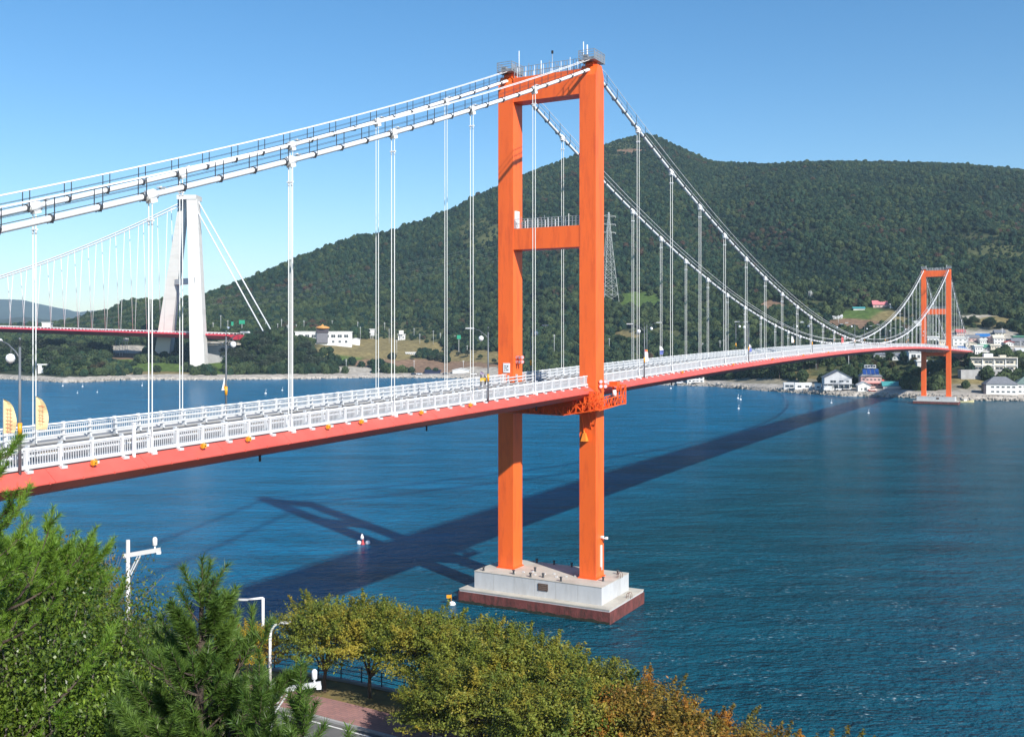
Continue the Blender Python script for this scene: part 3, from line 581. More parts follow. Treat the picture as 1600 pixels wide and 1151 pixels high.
# piers
def pier(s0, near):
    Pn = empty('pier', (s0, 0, 0), parent=BR); Pn['label'] = 'stepped concrete pier of the near tower' if near else 'stepped concrete pier of the far tower'
    MB().box((0, -.15, .1), (10.12, 19.38, 2.88)).build('footing', CONC, Pn)
    MB().box((0, -.15, 1.60), (10.22, 19.48, .12)).build('footing_rim', CONCTOP, Pn)
    MB().box((0, -.15, -.15), (10.30, 19.56, 3.0)).build('tide_band', TIDE, Pn)
    al = MB(); ra = random.Random(4)
    for (x0_, y0_, x1_, y1_) in ((-5.15, -9.93, -5.15, 9.63), (-5.15, 9.63, 5.15, 9.63)):
        k_n = 60; pa = [(x0_ + (x1_ - x0_) * i / k_n, y0_ + (y1_ - y0_) * i / k_n, .22 + .22 * ra.random()) for i in range(k_n + 1)]; ox, oy = (-.02, 0) if x0_ == x1_ else (0, .02)
        al.add([(x + ox, y - .0 + oy, -.5) for x, y, z in pa] + [(x + ox, y + oy, z) for x, y, z in pa], [(i, i + 1, k_n + 2 + i, k_n + 1 + i) for i in range(k_n)])
    al.build('algae_band', mat('algae', (.022, .024, .014), .8, .4, 3, .8), Pn)
    MB().box((0, -.15, 2.64), (7.92, 16.56, 1.98)).build('plinth', CONC, Pn)
    MB().box((0, -.15, 3.665), (8.0, 16.64, .07)).build('plinth_cap', CONCTOP, Pn)
    bl = MB().lathe((0, 0, 0), [(.16, 0), (.13, .05), (.11, .35), (.19, .42), (.17, .5)], 8).mesh('bollard', DARKST)
    for (a, t_) in ((-3.4, -7.2), (-3.2, -3.2), (-3.5, -.8), (-3.0, .6), (-3.6, 3.2), (-1.2, 7.4), (3.4, -7.6), (3.5, -3.6), (3.5, -1.2), (3.5, 1.2), (3.5, 3.6), (-.8, -1.6), (2.6, 7.6)): link('bollard', bl, Pn, L3(a, t_, 3.7))
    pg = MB()
    for k in range(9): pg.box(L3(-2.6 + (k * .71) % 1.9, -3.5 + k * .9, 3.76), (.25, .25, .12))
    pg.build('anchor_block', WALLG, Pn)
    lad = MB()
    for a in (-.25, .25):
        lad.tube([(a, .0, -1.7), (a, 0, .45), (a, -.12, .62), (a, -.35, .62), (a, -.45, .4), (a, -.45, 0)], .035, 6)
    for k in range(7): lad.bar((-.25, 0, -1.6 + k * .3), (.25, 0, -1.6 + k * .3), .03)
    lad = lad.mesh('ladder', mat('rusty_ladder', (.22, .13, .10), .7, .2, 3))
    link('ladder', lad, Pn, L3(1.2, 8.13 + .10, 3.7)); link('ladder', lad, Pn, L3(.6, 9.54 + .12, 1.66))
    p1 = MB().box(L3(-4.02, 1.1, 2.85), (.07, 1.25, .8)).build('plaque', mat('bronze_plaque', (.10, .065, .05), .5, .3, 4), Pn)
    k_ = MB()
    for r_ in range(3): k_.box(L3(-4.06, 1.1, 3.1 - r_ * .22), (.02, .95, .07))
    k_.build('plaque_lettering', mat('plaque_letters', (.2, .15, .12), .5, .2, 4), p1)
    MB().box(L3(.6, 8.17, 3.0), (.6, .07, .9)).build('plaque', mat('red_brown_plaque', (.22, .08, .06), .6, .3, 4), Pn)
    jt = MB()
    for t_ in (-5.5, -2.7, 0, 2.7, 5.5): jt.box(L3(-3.962, t_ - 0, 2.64), (.012, .03, 1.9))
    jt.build('form_joint', mat('joint_shade', (.36, .36, .35), .9, .1, 1), Pn)
    return Pn
pier(0, True); pier(SPAN, False)
# main cables
hang = []
for k in range(31): hang.append(14.5 + 12.5 * k)
for k in range(8): hang.append(-14.5 - 12.5 * k); hang.append(SPAN + 14.5 + 12.5 * k)
ropem = MB().tube([(0, 0, 0), (0, 0, 1)], .036, 6).mesh('rope', ROPEM)
bandm = MB().tube([(-.42, 0, 0), (.42, 0, 0)], .30, 10).box((0, 0, -.30), (.5, .46, .30)).box((0, 0, .27), (.7, .12, .16)).mesh('cable_band', WHITE)
clm = MB().box((0, 0, 0), (.16, .5, .10)).tube([(0, -.15, -.30), (0, -.15, .05)], .06, 6).tube([(0, .15, -.30), (0, .15, .05)], .06, 6).mesh('clamp', WHITE)
sockm = MB().tube([(0, -.15, 0), (0, -.15, .75)], [.10, .06], 8).tube([(0, .15, 0), (0, .15, .75)], [.10, .06], 8).box((0, 0, -.02), (.42, .62, .30)).mesh('socket', WHITE)
brm = MB().prism([(-.45, -.05), (.2, -.05), (.2, -.6)], -.06, .06).mesh('anchor_lug', DECKRED)
stm = MB()
for y in (-.36, .36): stm.box((0, y, .62), (.045, .045, 1.12))
stm.bar((0, -.38, .06), (0, .38, .06), .05).bar((0, -.38, .1), (0, -.2, -.25), .06).bar((0, .38, .1), (0, .2, -.25), .06).tube([(-.06, 0, 0), (.06, 0, 0)], .245, 10)
stm = stm.mesh('stanchion', DARKST)
litm = MB().box((0, 0, .26), (.34, .2, .12)).box((0, .25, .34), (.18, .3, .08), 1).mesh('cable_lamp', [GALV, WHITE])
for sg in (1, -1):
    C = empty('main_cable', parent=BR); C['label'] = 'white main cable on the near side' if sg > 0 else 'white main cable on the far side'
    T = HW * sg
    ss = [-ANC - 1 + 2.0 * i for i in range(int((SPAN + 2 * ANC) / 2) + 1)]
    MB().tube([L3(a, T, zc(a)) for a in ss], .19, 10).build('cable', WHITE, C)
    for y in (-.36, .36): MB().tube([L3(a, T + y, zc(a) + 1.18) for a in ss[::2]], .035, 5).build('hand_rope', WHITE, C)
    mr_ = MB()
    for y in (-.36, .36): mr_.tube([L3(a, T + y, zc(a) + .62) for a in ss[::2]], .014, 4)
    mr_.build('mid_rope', DARKST, C)
    MB().tube([L3(a, T, zc(a) + .27) for a in ss[::2]], .022, 4).build('conduit', mat('brown_conduit', (.12, .09, .08), .6, .1, 1), C)
    far = MB()
    for i in range(211):
        s_ = -ANC + 3.125 * i + .4
        if min(abs(s_), abs(s_ - SPAN)) < 1.8: continue
        if s_ < 205: link('stanchion', stm, C, L3(s_, T, zc(s_)))
        else:
            for y in (-.36, .36): far.box(L3(s_, T + y, zc(s_) + .6), (.05, .05, 1.15))
    far.build('distant_stanchion', DARKST, C)['kind'] = 'stuff'
    for s_ in hang[:]:
        d = -math.atan((zc(s_ + .5) - zc(s_ - .5)))
        o = link('cable_band', bandm, C, L3(s_, T, zc(s_))); o.rotation_euler = (0, d, 0)
        if -100 < s_ < 120: q = link('cable_lamp', litm, C, L3(s_ + 1.0, T, zc(s_ + 1))); q.rotation_euler = (0, d, 0)
    for s_ in hang:
        zb = zr(s_) + .15; zt_ = zc(s_) - .35
        if zt_ - zb < .6: continue
        h = empty('hanger', L3(s_, T, 0), parent=BR); h.name = 'hanger'
        for y in (-.15, .15): link('rope', ropem, h, (0, y, zb + .5), scale=(1, 1, zt_ - zb - .5))
        if zt_ - zb > 4: link('clamp', clm, h, (0, 0, zt_ - 1.15))
        link('socket', sockm, h, (0, 0, zb)); link('anchor_lug', brm, h, (0, 0, zb - .15), 0 if sg < 0 else math.pi)
# inspection gantry hanging round the near tower
GA = empty('inspection_gantry', (TX, TY, 0), BA); tag(GA, 'orange lattice maintenance gantry wrapped round the near tower just below the deck', 'gantry')
def truss(p, q, h, bays, w=.09, mb=None):
    mb = mb or MB(); p = Vector(p); q = Vector(q); up = Vector((0, 0, h)); mb.bar(p, q, w); mb.bar(p + up, q + up, w)
    for i in range(bays):
        a = p.lerp(q, i / bays); b = p.lerp(q, (i + 1) / bays); mb.bar(a, a + up, w * .8); mb.bar(a if i % 2 else a + up, b + up if i % 2 else b, w * .7)
    mb.bar(q, q + up, w); return mb
g = MB()
for so in (-3.3, -2.1): truss(L3(so, -4.4, 22.75), L3(so, 3.3, 22.65), .9, 9, .10, g)
for so in (-3.3, -2.1): truss(L3(so, 3.3, 22.65), L3(so, 7.4, 23.35), 1.0, 5, .10, g)
g.build('lower_truss', ORSTEEL, GA)
g = MB()
for k in range(14): t_ = -4.4 + k * .59; g.box(L3(-2.7, t_ + .28, 22.68), (1.2, .5, .04))
g.build('floor_grating', GALV, GA)
g = MB().bar(L3(-2.7, 3.3, 22.72), L3(-2.7, 7.4, 23.4), 1.2, .05); g.build('ramp_floor', ORSTEEL, GA)
g = MB()
for to in (6.75, 7.8): truss(L3(-3.3, to, 23.35), L3(4.0, to, 23.75), 1.05, 8, .10, g)
g.bar(L3(-3.3, 7.3, 23.35), L3(4, 7.3, 23.75), 1.0, .05).build('side_walkway', ORSTEEL, GA)
def cage(c, d, nm):
    mb = MB(); x, y, z = d
    for a in (-1, 1):
        for b in (-1, 1):
            mb.bar((c[0] + a * x, c[1] + b * y, c[2]), (c[0] + a * x, c[1] + b * y, c[2] + z), .12)
        for zz in (0, z): mb.bar((c[0] + a * x, c[1] - y, c[2] + zz), (c[0] + a * x, c[1] + y, c[2] + zz), .12); mb.bar((c[0] - x, c[1] + a * y, c[2] + zz), (c[0] + x, c[1] + a * y, c[2] + zz), .12)
        mb.bar((c[0] + a * x, c[1] - y, c[2]), (c[0] + a * x, c[1] + y, c[2] + z), .08); mb.bar((c[0] + a * x, c[1] + y, c[2]), (c[0] + a * x, c[1] - y, c[2] + z), .08)
        mb.bar((c[0] - x, c[1] + a * y, c[2]), (c[0] + x, c[1] + a * y, c[2] + z), .08); mb.bar((c[0] + x, c[1] + a * y, c[2]), (c[0] - x, c[1] + a * y, c[2] + z), .08)
    mb.build(nm, ORSTEEL, GA)
cage(L3(-2.7, 5.2, 23.5), (.45, .75, 2.1), 'basket'); cage(L3(3.8, 7.3, 23.7), (.75, .5, 2.2), 'basket'); cage(L3(-2.5, 6.9, 23.4), (.35, .45, 2.0), 'basket')
MB().box(L3(2.2, 6.9, 25.9), (2.2, 1.5, .12)).box(L3(3.3, 6.9, 26.1), (.9, 1.0, .5)).build('canopy', ORSTEEL, GA)
MB().box(L3(2.3, 7.2, 24.2), (1.1, .7, .9), 0).tube([L3(2.3, 7.3, 24.7), L3(2.3, 7.3, 25.4)], [.28, .22], 10, 1).box(L3(1.5, 7.3, 24.1), (.4, .5, .6), 0).build('winch', [DARKST, WHITE], GA)
MB().bar(L3(-1.15, 5.0, 20.6), L3(-2.2, 5.0, 23.2), .1).bar(L3(-1.15, 5.9, 21.0), L3(-2.2, 5.9, 23.3), .1).bar(L3(-1.15, 6.3, 21.4), L3(-2.4, 7.2, 23.3), .1).build('strut', ORSTEEL, GA)
# abutments
ab = empty('abutment', bw(SPAN + ANC, 0), BA); tag(ab, 'grey concrete abutment under the far end of the bridge deck', 'abutment')
MB().box((9, -.0, 12.0), (19, 12.4, 24)).build('wall', CONC2, ab); MB().box((-.5, 0, 23.6), (1.2, 12.8, 1.0)).build('bearing_shelf', CONC2, ab)
ab = empty('abutment', bw(-ANC, 0), BA); tag(ab, 'concrete abutment at the near end of the bridge deck', 'abutment')
MB().box((-10, 0, 11.5), (20, 12.4, 23)).build('wall', CONC2, ab)

# ------------------------------------------------------------------ street lamps and banners on the bridge
def lamp_proto():
    root = empty('street_lamp'); mb = MB().tube([(0, 0, -.2), (0, 0, 6.6)], [.085, .06], 8).lathe((0, 0, 6.6), [(.03, 0), (.02, .35), (.06, .38), (.06, .46), (.01, .5)], 8); mb.build('pole', POLEG, root)
    MB().tube([(0, 0, 6.0), (0, .35, 6.35), (0, 1.0, 6.75), (0, 1.7, 6.95)], [.045, .04, .035, .03], 6).build('arm', POLEG, root)
    MB().box((0, 2.05, 6.98), (.26, .9, .12), taper=(.6, .85)).box((0, 2.05, 6.90), (.2, .6, .04), 1).build('lamp_head', [WALLG, WHITE], root)
    MB().tube([(0, .7, 6.55), (0, .78, 6.2)], .02, 5).lathe((0, .78, 5.72), [(.05, 0), (.2, .12), (.25, .28), (.2, .44), (.06, .52)], 12, 1).build('globe', [POLEG, WHITE], root)
    MB().tube([(0, 0, 1.9), (0, 0, 2.6)], .115, 8).build('reflector_sleeve', YEL, root)
    return root
def copy_tree(o, parent=None):
    c = o.copy(); COL.objects.link(c); c.parent = parent
    for ch in list(o.children): copy_tree(ch, c)
    return c
lp = lamp_proto(); first = True
lamps = [(-73.3, 1, 'leftmost grey street lamp, standing between the two cream feather banners'),
 (-24.3, 1, 'grey street lamp in front of the left leg of the near tower'), (16.2, 1, 'grey street lamp just right of the near tower beside the white feather banner'),
 (65.4, 1, 'grey street lamp on the near railing beside the blue and white banner'), (115, 1, 'fifth street lamp from the left on the near railing'), (165, 1, 'street lamp on the near railing by the lowest point of the cable'), (215, 1, None), (265, 1, None), (315, 1, None), (365, 1, None),
 (-47.1, -1, 'street lamp on the far railing with a triangular warning sign, beyond the left span'), (5.7, -1, 'street lamp on the far railing seen between the legs of the near tower'), (46, -1, 'street lamp on the far railing right of the near tower, second after the tower legs'), (96, -1, 'third street lamp on the far railing past the near tower'), (146, -1, 'fourth street lamp on the far railing past the near tower'), (196, -1, None), (246, -1, None), (296, -1, None), (346, -1, None), (396, -1, None)]
for s_, sg, lb in lamps:
    o = lp if first else copy_tree(lp); first = False
    p = bw(s_, 5.62 * sg, zr(s_)); o.location = p; o.rotation_euler = (0, 0, BA + (0 if sg > 0 else math.pi))
    tag(o, lb or 'small grey street lamp on the bridge deck near the far tower', 'street lamp', 'street lamps along the bridge deck')
ws = empty('warning_sign', bw(-47.1, -5.75, zr(-47.1)), BA + .35); tag(ws, 'white triangular warning sign on the far lamp post of the left span', 'sign')
MB().add([(-.55, 0, 2.3), (.55, 0, 2.3), (0, 0, 3.3), (-.55, .04, 2.3), (.55, .04, 2.3), (0, .04, 3.3)], [(0, 1, 2), (5, 4, 3), (0, 3, 4, 1), (1, 4, 5, 2), (2, 5, 3, 0)]).build('plate', WHITE, ws)
MB().add([(-.24, -.01, 2.42), (.24, -.01, 2.42), (0, -.01, 2.86), (-.24, -.004, 2.42), (.24, -.004, 2.42), (0, -.004, 2.86)], [(0, 1, 2), (5, 4, 3), (0, 3, 4, 1), (1, 4, 5, 2), (2, 5, 3, 0)]).build('symbol', YEL, ws)
def banner(s_, t_, cols_, label, lean=0, h=3.3, marks=(.6, .2, .12), tipcol=None):
    root = empty('feather_banner', bw(s_, t_, zr(s_) + .1), -math.atan2(bw(s_, t_).x, bw(s_, t_).y) + lean * .4); tag(root, label, 'banner', 'feather banners on the bridge railing')
    MB().tube([(0, 0, 0), (0, 0, h * .8), (.0, 0, h * .93), (.01, 0, h)], .018, 5).build('pole', GALV, root)
    V = []; n = 12; w = .62; mb = MB()
    for i in range(n + 1):
        u_ = i / n; z = h * .52 + h * .48 * u_ - .12 * (1 - u_) * 0; ww = w * (1 if u_ < .7 else max(0, math.cos((u_ - .7) / .3 * math.pi / 2)) ** .6) * (.85 + .15 * math.sin(u_ * 5)); x0 = .02
        wav = .06 * math.sin(u_ * 9 + s_); V += [(x0, wav * .2, z), (x0 + ww * .5, .05 + wav, z), (x0 + ww, wav * 1.6, z)]
    mats_ = [mat('banner_%d' % i, c, .8, .08, 3) for i, c in cols_]
    for i in range(n):
        mi = min(len(mats_) - 1, int(i / n * len(mats_))); b = i * 3
        mb.add([V[b], V[b + 1], V[b + 4], V[b + 3]], [(0, 1, 2, 3)], mi); mb.add([V[b + 1], V[b + 2], V[b + 5], V[b + 4]], [(0, 1, 2, 3)], mi)
    mb.build('cloth', mats_, root)
    if marks:
        mk = MB()
        for i in range(7):
            z = h * .54 + i * h * .052
            for (dx, dz, a, b) in ((.12, .04, .20, .025), (.12, -.03, .03, .09), (.27, -.02, .14, .025), (.25, .05, .03, .09)):
                mk.box((dx + .1, -.03 + .05 * math.sin(z * 4), z + dz), (a, .012, b))
        mk.build('lettering', mat('banner_print_%d' % int(marks[0] * 100), marks, .8, .1, 2), root)
banner(-73.9, 5.1, [(1, (.66, .55, .30))], 'cream feather banner with orange print, left of the leftmost lamp post', .1, 3.8)
banner(-72.0, 5.1, [(1, (.66, .55, .30))], 'cream feather banner with orange print, right of the leftmost lamp post', -.1, 3.8)
banner(-24.6, 4.9, [(2, (.05, .05, .07)), (3, (.65, .42, .05)), (2, (.05, .05, .07)), (4, (.25, .2, .3))], 'dark feather banner with a yellow block, left of the near tower', .6, 2.8, (.7, .7, .7))
banner(17.4, 5.1, [(5, (.74, .74, .76)), (5, (.74, .74, .76)), (5, (.74, .74, .76)), (6, (.6, .12, .12))], 'white feather banner with a red tip, right of the near tower', 1.0, 3.6, None)
banner(67, 5.1, [(7, (.12, .16, .42)), (5, (.74, .74, .76))], 'blue and white feather banner on the near railing', .8, 3.0, None)
banner(50.5, -5.1, [(7, (.12, .16, .42)), (5, (.74, .74, .76))], 'blue and white feather banner on the far railing right of the near tower', .5, 3.0, None)
banner(141.4, -5.1, [(5, (.74, .74, .76))], 'white feather banner on the far railing near mid-span', 1.2, 3.6, None)
banner(150, 5.1, [(6, (.6, .12, .12))], 'red feather banner on the near railing near mid-span', 1.2, 3.4, None)

# ------------------------------------------------------------------ second, white bridge across the bay
B2 = empty('white_suspension_bridge', (-265, 800, 0), 0); tag(B2, 'white concrete-towered suspension bridge with a thin red deck at the left', 'suspension bridge')
def w2(x, y, z): return (x + 265, y - 800, z)
TW = empty('tower', parent=B2)
def leg2(b0, b1, top, wb, wt):
    mb = MB(); P = [Vector(b0), Vector(b1), Vector(top)]; ws_ = [wb * .78, wb, wt]; vs = []
    for p, w in zip(P, ws_):
        for a, b in ((-1, -1), (1, -1), (1, 1), (-1, 1)): vs.append((p.x + a * w / 2, p.y + b * w * .42, p.z))
    fs = [(3, 2, 1, 0)] + [(i * 4 + k, i * 4 + (k + 1) % 4, i * 4 + 4 + (k + 1) % 4, i * 4 + 4 + k) for i in range(2) for k in range(4)] + [(8, 9, 10, 11)]
    mb.add(vs, fs).build('leg', CONCW, TW)
leg2(w2(-242.5, 781, -1), w2(-242.6, 781, 6), w2(-252.4, 797, 140), 11.4, 8.4)
leg2(w2(-287.5, 824, 0), w2(-286, 823, 8), w2(-261.8, 804, 140), 12.4, 6.6)
MB().box(w2(-256.6, 800.5, 141.6), (15.4, 15, 3.6), rz=.0).build('cap', CONCW, TW)
MB().bar(w2(-271, 812, 75.5), w2(-245.5, 786, 75.5), 4.5, 4.4).build('crossbeam', CONCW, TW)
MB().box(w2(-264, 800, 137.0), (3, 2, 6)).build('cable_shelter', mat('pylon_grey', (.22, .23, .26), .7, .1, .3), TW)
D2 = (-.985, .17)
def q2(d, t, z): return w2(-262 + D2[0] * d + D2[1] * t * 1.0, 803 + D2[1] * d + .985 * t, z)
def z2(d): return 34.6 + .030 * d if d < 380 else 46 + .0 * d
mb = MB(); prof = [(-13, 0), (13, 0), (14, -1.0), (11, -2.0), (5, -4.0), (-5, -4.0), (-11, -2.0), (-14, -1.0)]; ds = list(range(-45, 520, 15)); vs = []
ds_ = [float(d) for d in ds]
for d in ds_: vs += [q2(d, t, z2(d) + z) for t, z in prof]
k = len(prof); mb.add(vs, [(i * k + j, i * k + (j + 1) % k, (i + 1) * k + (j + 1) % k, (i + 1) * k + j) for i in range(len(ds_) - 1) for j in range(k)] + [tuple(range(k)), tuple((len(ds_) - 1) * k + j for j in range(k))])
mb.build('deck', mat('second_deck_red', (.52, .035, .055), .5, .1, .02), B2)
mb = MB()
for i in range(185):
    d = -45 + i * 3.0
    for t in (-13.2, 13.2): mb.box(q2(d, t, z2(d) + .55), (.35, .35, 1.1))
for i in range(len(ds_) - 1):
    for t in (-13.2, 13.2): mb.bar(q2(ds_[i], t, z2(ds_[i]) + 1.1), q2(ds_[i + 1], t, z2(ds_[i + 1]) + 1.1), .28)
mb.build('railing', WHITE, B2)['kind'] = 'stuff'
def zc2(d): return 47 + 94 * ((430 - d) / 430) ** 2
for t, tt_ in ((-13, -.35), (13, .35)):
    cb = MB().tube([q2(d, t * (.28 + .45 * min(1, d / 430)), zc2(d) - (t < 0) * 5) for d in range(0, 500, 12)], .55, 6).build('main_cable', WHITE, B2)
    for i in range(1, 38):
        d = i * 12.3; tc_ = t * (.28 + .45 * min(1, d / 430)); sh = .3 if t < 0 else -.3
        if zc2(d + sh) - z2(d) > 6: MB().tube([q2(d + .172 * t, t * .98, z2(d)), q2(d + sh + .172 * tc_, tc_, zc2(d + sh + .172 * tc_) - (t < 0) * 5)], .21, 5).build('hanger', ROPEM, B2)
MB().tube([w2(-250, 798, 141), w2(-186, 775, 37.5)], .5, 6).build('back_stay', WHITE, B2)
MB().tube([w2(-250, 794, 134), w2(-190, 768, 36)], .5, 6).build('back_stay', WHITE, B2)
ab = empty('bridge_abutment', on(338, 812)); tag(ab, 'pale concrete abutment where the white bridge lands right of its tower', 'abutment')
MB().box((0, 0, 0), (26, 24, 16)).build('wall', CONC2, ab); MB().prism([(-8, -6), (10, -6), (10, 9)], 13.01, 20).build('wing_wall', CONC2, ab)
MB().box((3, 2, 9.0), (34, 20, 1.2)).build('approach_slab', WALLC, ab)
# ------------------------------------------------------------------ forest on the far hillside (one mass, instanced crowns)
def ico(sub):
    bm = bmesh.new(); bmesh.ops.create_icosphere(bm, subdivisions=sub, radius=1); V = np.array([v.co[:] for v in bm.verts]); Fc = np.array([[v.index for v in f.verts] for f in bm.faces]); bm.free(); return V, Fc
def crown_mesh(name, kind, seed, m):
    r = np.random.default_rng(seed); V, Fc = ico(3 if kind != 'pine' else 3)
    n = sum(a * np.sin(V @ r.normal(size=3) * f + r.uniform(0, 6)) for f, a in ((2.2, .10), (4.5, .10), (8, .09), (13, .07)))
    V = V * (1 + n)[:, None]
    if kind == 'pine': V[:, 2] = V[:, 2] * 1.25; w = np.clip(1.15 - .45 * (V[:, 2] + .6), .25, 1.3); V[:, :2] *= w[:, None]
    V[:, 2] += .8
    # leafy clumps standing out of the crown
    k = 110; d = r.normal(size=(k, 3)); d /= np.linalg.norm(d, axis=1)[:, None]; d[:, 2] = np.abs(d[:, 2]) * .9 - .1; c = d * (1.03 + .12 * r.random((k, 1)))
    if kind == 'pine': c[:, 2] *= 1.25; c[:, :2] *= np.clip(1.15 - .45 * (c[:, 2:3] + .6), .25, 1.3)
    c[:, 2] += .8; t1 = r.normal(size=(k, 3)); t1 /= np.linalg.norm(t1, axis=1)[:, None]; t2 = np.cross(d, t1); t2 /= np.linalg.norm(t2, axis=1)[:, None]
    s = .16 + .14 * r.random((k, 1)); q = np.stack([c - t2 * s, c + t1 * s + d * s * .4, c + t2 * s], 1).reshape(-1, 3)
    F2 = np.arange(k * 3).reshape(-1, 3) + len(V)
    return np_mesh(name, np.concatenate([V, q]), np.concatenate([Fc, F2]), m, False)
FM = [forestmat('pine_foliage', (.007, .022, .016), (.024, .052, .026)), forestmat('broadleaf_foliage', (.014, .030, .014), (.050, .070, .026)), forestmat('autumn_foliage', (.042, .036, .020), (.060, .036, .024))]
protos = []
for i, (kd, mi) in enumerate((('pine', 0), ('pine', 0), ('round', 0), ('round', 1), ('round', 1), ('round', 2))):
    o = bpy.data.objects.new('tree_crown', crown_mesh('tree_crown', kd, 50 + i, FM[mi])); protos.append(o)
def forest():
    G = np.array(FX.shape); n = 330000
    m = rng.uniform(-.60, .62, n); z0 = np.interp(m, GM, FZ0); z1 = np.interp(m, GM, FZ1)
    Y = 480 + (1720 - 480) * np.sqrt(rng.random(n) * (1 - (480 / 1720) ** 2) + (480 / 1720) ** 2) if False else rng.uniform(480, 1720, n)
    keep = (Y > z0 + 14) & (Y < z1 * 1.02); m, Y, z0, z1 = m[keep], Y[keep], z0[keep], z1[keep]
    X = m * Y; Z = far_xy(X, Y); px, py = pix(X, Y, Z)
    keep = (px > -90) & (px < 1690) & (rng.random(len(X)) < np.clip(.42 * (Y / 1000) ** 1.3, 0, 1))
    keep &= ~is_clear(px, py, 1.0 + .25 * rng.normal(size=len(px))); 
    for c in ((1378, 483, 20, 7), (1342, 487, 14, 5), (1308, 501, 12, 4), (1436, 517, 10, 7), (505, 544, 50, 6), (581, 523, 8, 6), (627, 528, 10, 6), (642, 557, 12, 4), (1362, 606, 26, 6), (1396, 609, 22, 5), (1310, 612, 30, 5), (1250, 609, 34, 5), (1548, 530, 50, 18), (1500, 535, 30, 18)): keep &= ~(ell(px, py, c) < 1)
    scrub = np.zeros(px.shape, bool)
    for c in CLEAR:
        if c[4] == 4: scrub |= ell(px, py, c) < 1
    keep &= ~(scrub & (rng.random(len(px)) < .35))
    gap = fbm(X / 30, Y / 30, 3, 77); keep &= ~((gap > .66) & (rng.random(len(px)) < .5))
    X, Y, Z, px, py, scrub, z0 = (a[keep] for a in (X, Y, Z, px, py, scrub, z0))
    band = fbm(X / 120, Y / 120, 3, 31); low = Z < 75
    kd = np.where(rng.random(len(X)) < np.where(low, .25, .72), rng.integers(0, 3, len(X)), rng.integers(3, 5, len(X)))
    red = (fbm(X / 45, Y / 45, 2, 61) > .76) & (rng.random(len(X)) < .25) | (rng.random(len(X)) < .002); kd = np.where(red, 5, kd)
    sc = np.where(Z > 60, .86, 1.0) * rng.uniform(1.4, 3.1, len(X)) * np.where(kd < 2, .92, 1.1) * np.where(scrub, .55, 1) * np.where(Z > 240, .85, 1) * (1 + .3 * (rng.random(len(X)) < .06))
    me = bpy.data.meshes.new('forest'); me.vertices.add(len(X)); me.vertices.foreach_set('co', np.stack([X, Y, Z - .3], 1).astype(np.float32).ravel())
    a = me.attributes.new('kind_index', 'INT', 'POINT'); a.data.foreach_set('value', kd.astype(np.int32))
    a = me.attributes.new('size', 'FLOAT_VECTOR', 'POINT'); a.data.foreach_set('vector', np.stack([sc, sc, sc * rng.uniform(.85, 1.35, len(X))], 1).astype(np.float32).ravel())
    a = me.attributes.new('turn', 'FLOAT_VECTOR', 'POINT'); a.data.foreach_set('vector', np.stack([rng.normal(0, .08, len(X)), rng.normal(0, .08, len(X)), rng.uniform(0, 6.28, len(X))], 1).astype(np.float32).ravel())
    o = link('forest', me); tag(o, 'dark green forest covering the far mountainside', kind='stuff')
    ng = bpy.data.node_groups.new('scatter', 'GeometryNodeTree'); ng.interface.new_socket('Geometry', in_out='INPUT', socket_type='NodeSocketGeometry'); ng.interface.new_socket('Geometry', in_out='OUTPUT', socket_type='NodeSocketGeometry')
    gi = ng.nodes.new('NodeGroupInput'); go = ng.nodes.new('NodeGroupOutput'); L = ng.links.new
    jn = ng.nodes.new('GeometryNodeJoinGeometry')
    for p in reversed(protos):
        oi = ng.nodes.new('GeometryNodeObjectInfo'); oi.inputs['Object'].default_value = p; oi.inputs['As Instance'].default_value = True; L(oi.outputs['Geometry'], jn.inputs[0])
    ip = ng.nodes.new('GeometryNodeInstanceOnPoints'); L(gi.outputs[0], ip.inputs['Points']); L(jn.outputs[0], ip.inputs['Instance']); ip.inputs['Pick Instance'].default_value = True
    def attr(nm, dt):
        q = ng.nodes.new('GeometryNodeInputNamedAttribute'); q.data_type = dt; q.inputs['Name'].default_value = nm; return q.outputs[0]
    L(attr('kind_index', 'INT'), ip.inputs['Instance Index']); L(attr('size', 'FLOAT_VECTOR'), ip.inputs['Scale'])
    e = ng.nodes.new('FunctionNodeEulerToRotation'); L(attr('turn', 'FLOAT_VECTOR'), e.inputs[0]); L(e.outputs[0], ip.inputs['Rotation'])
    L(ip.outputs[0], go.inputs[0]); md = o.modifiers.new('scatter', 'NODES'); md.node_group = ng
    print('forest', len(X))
forest()
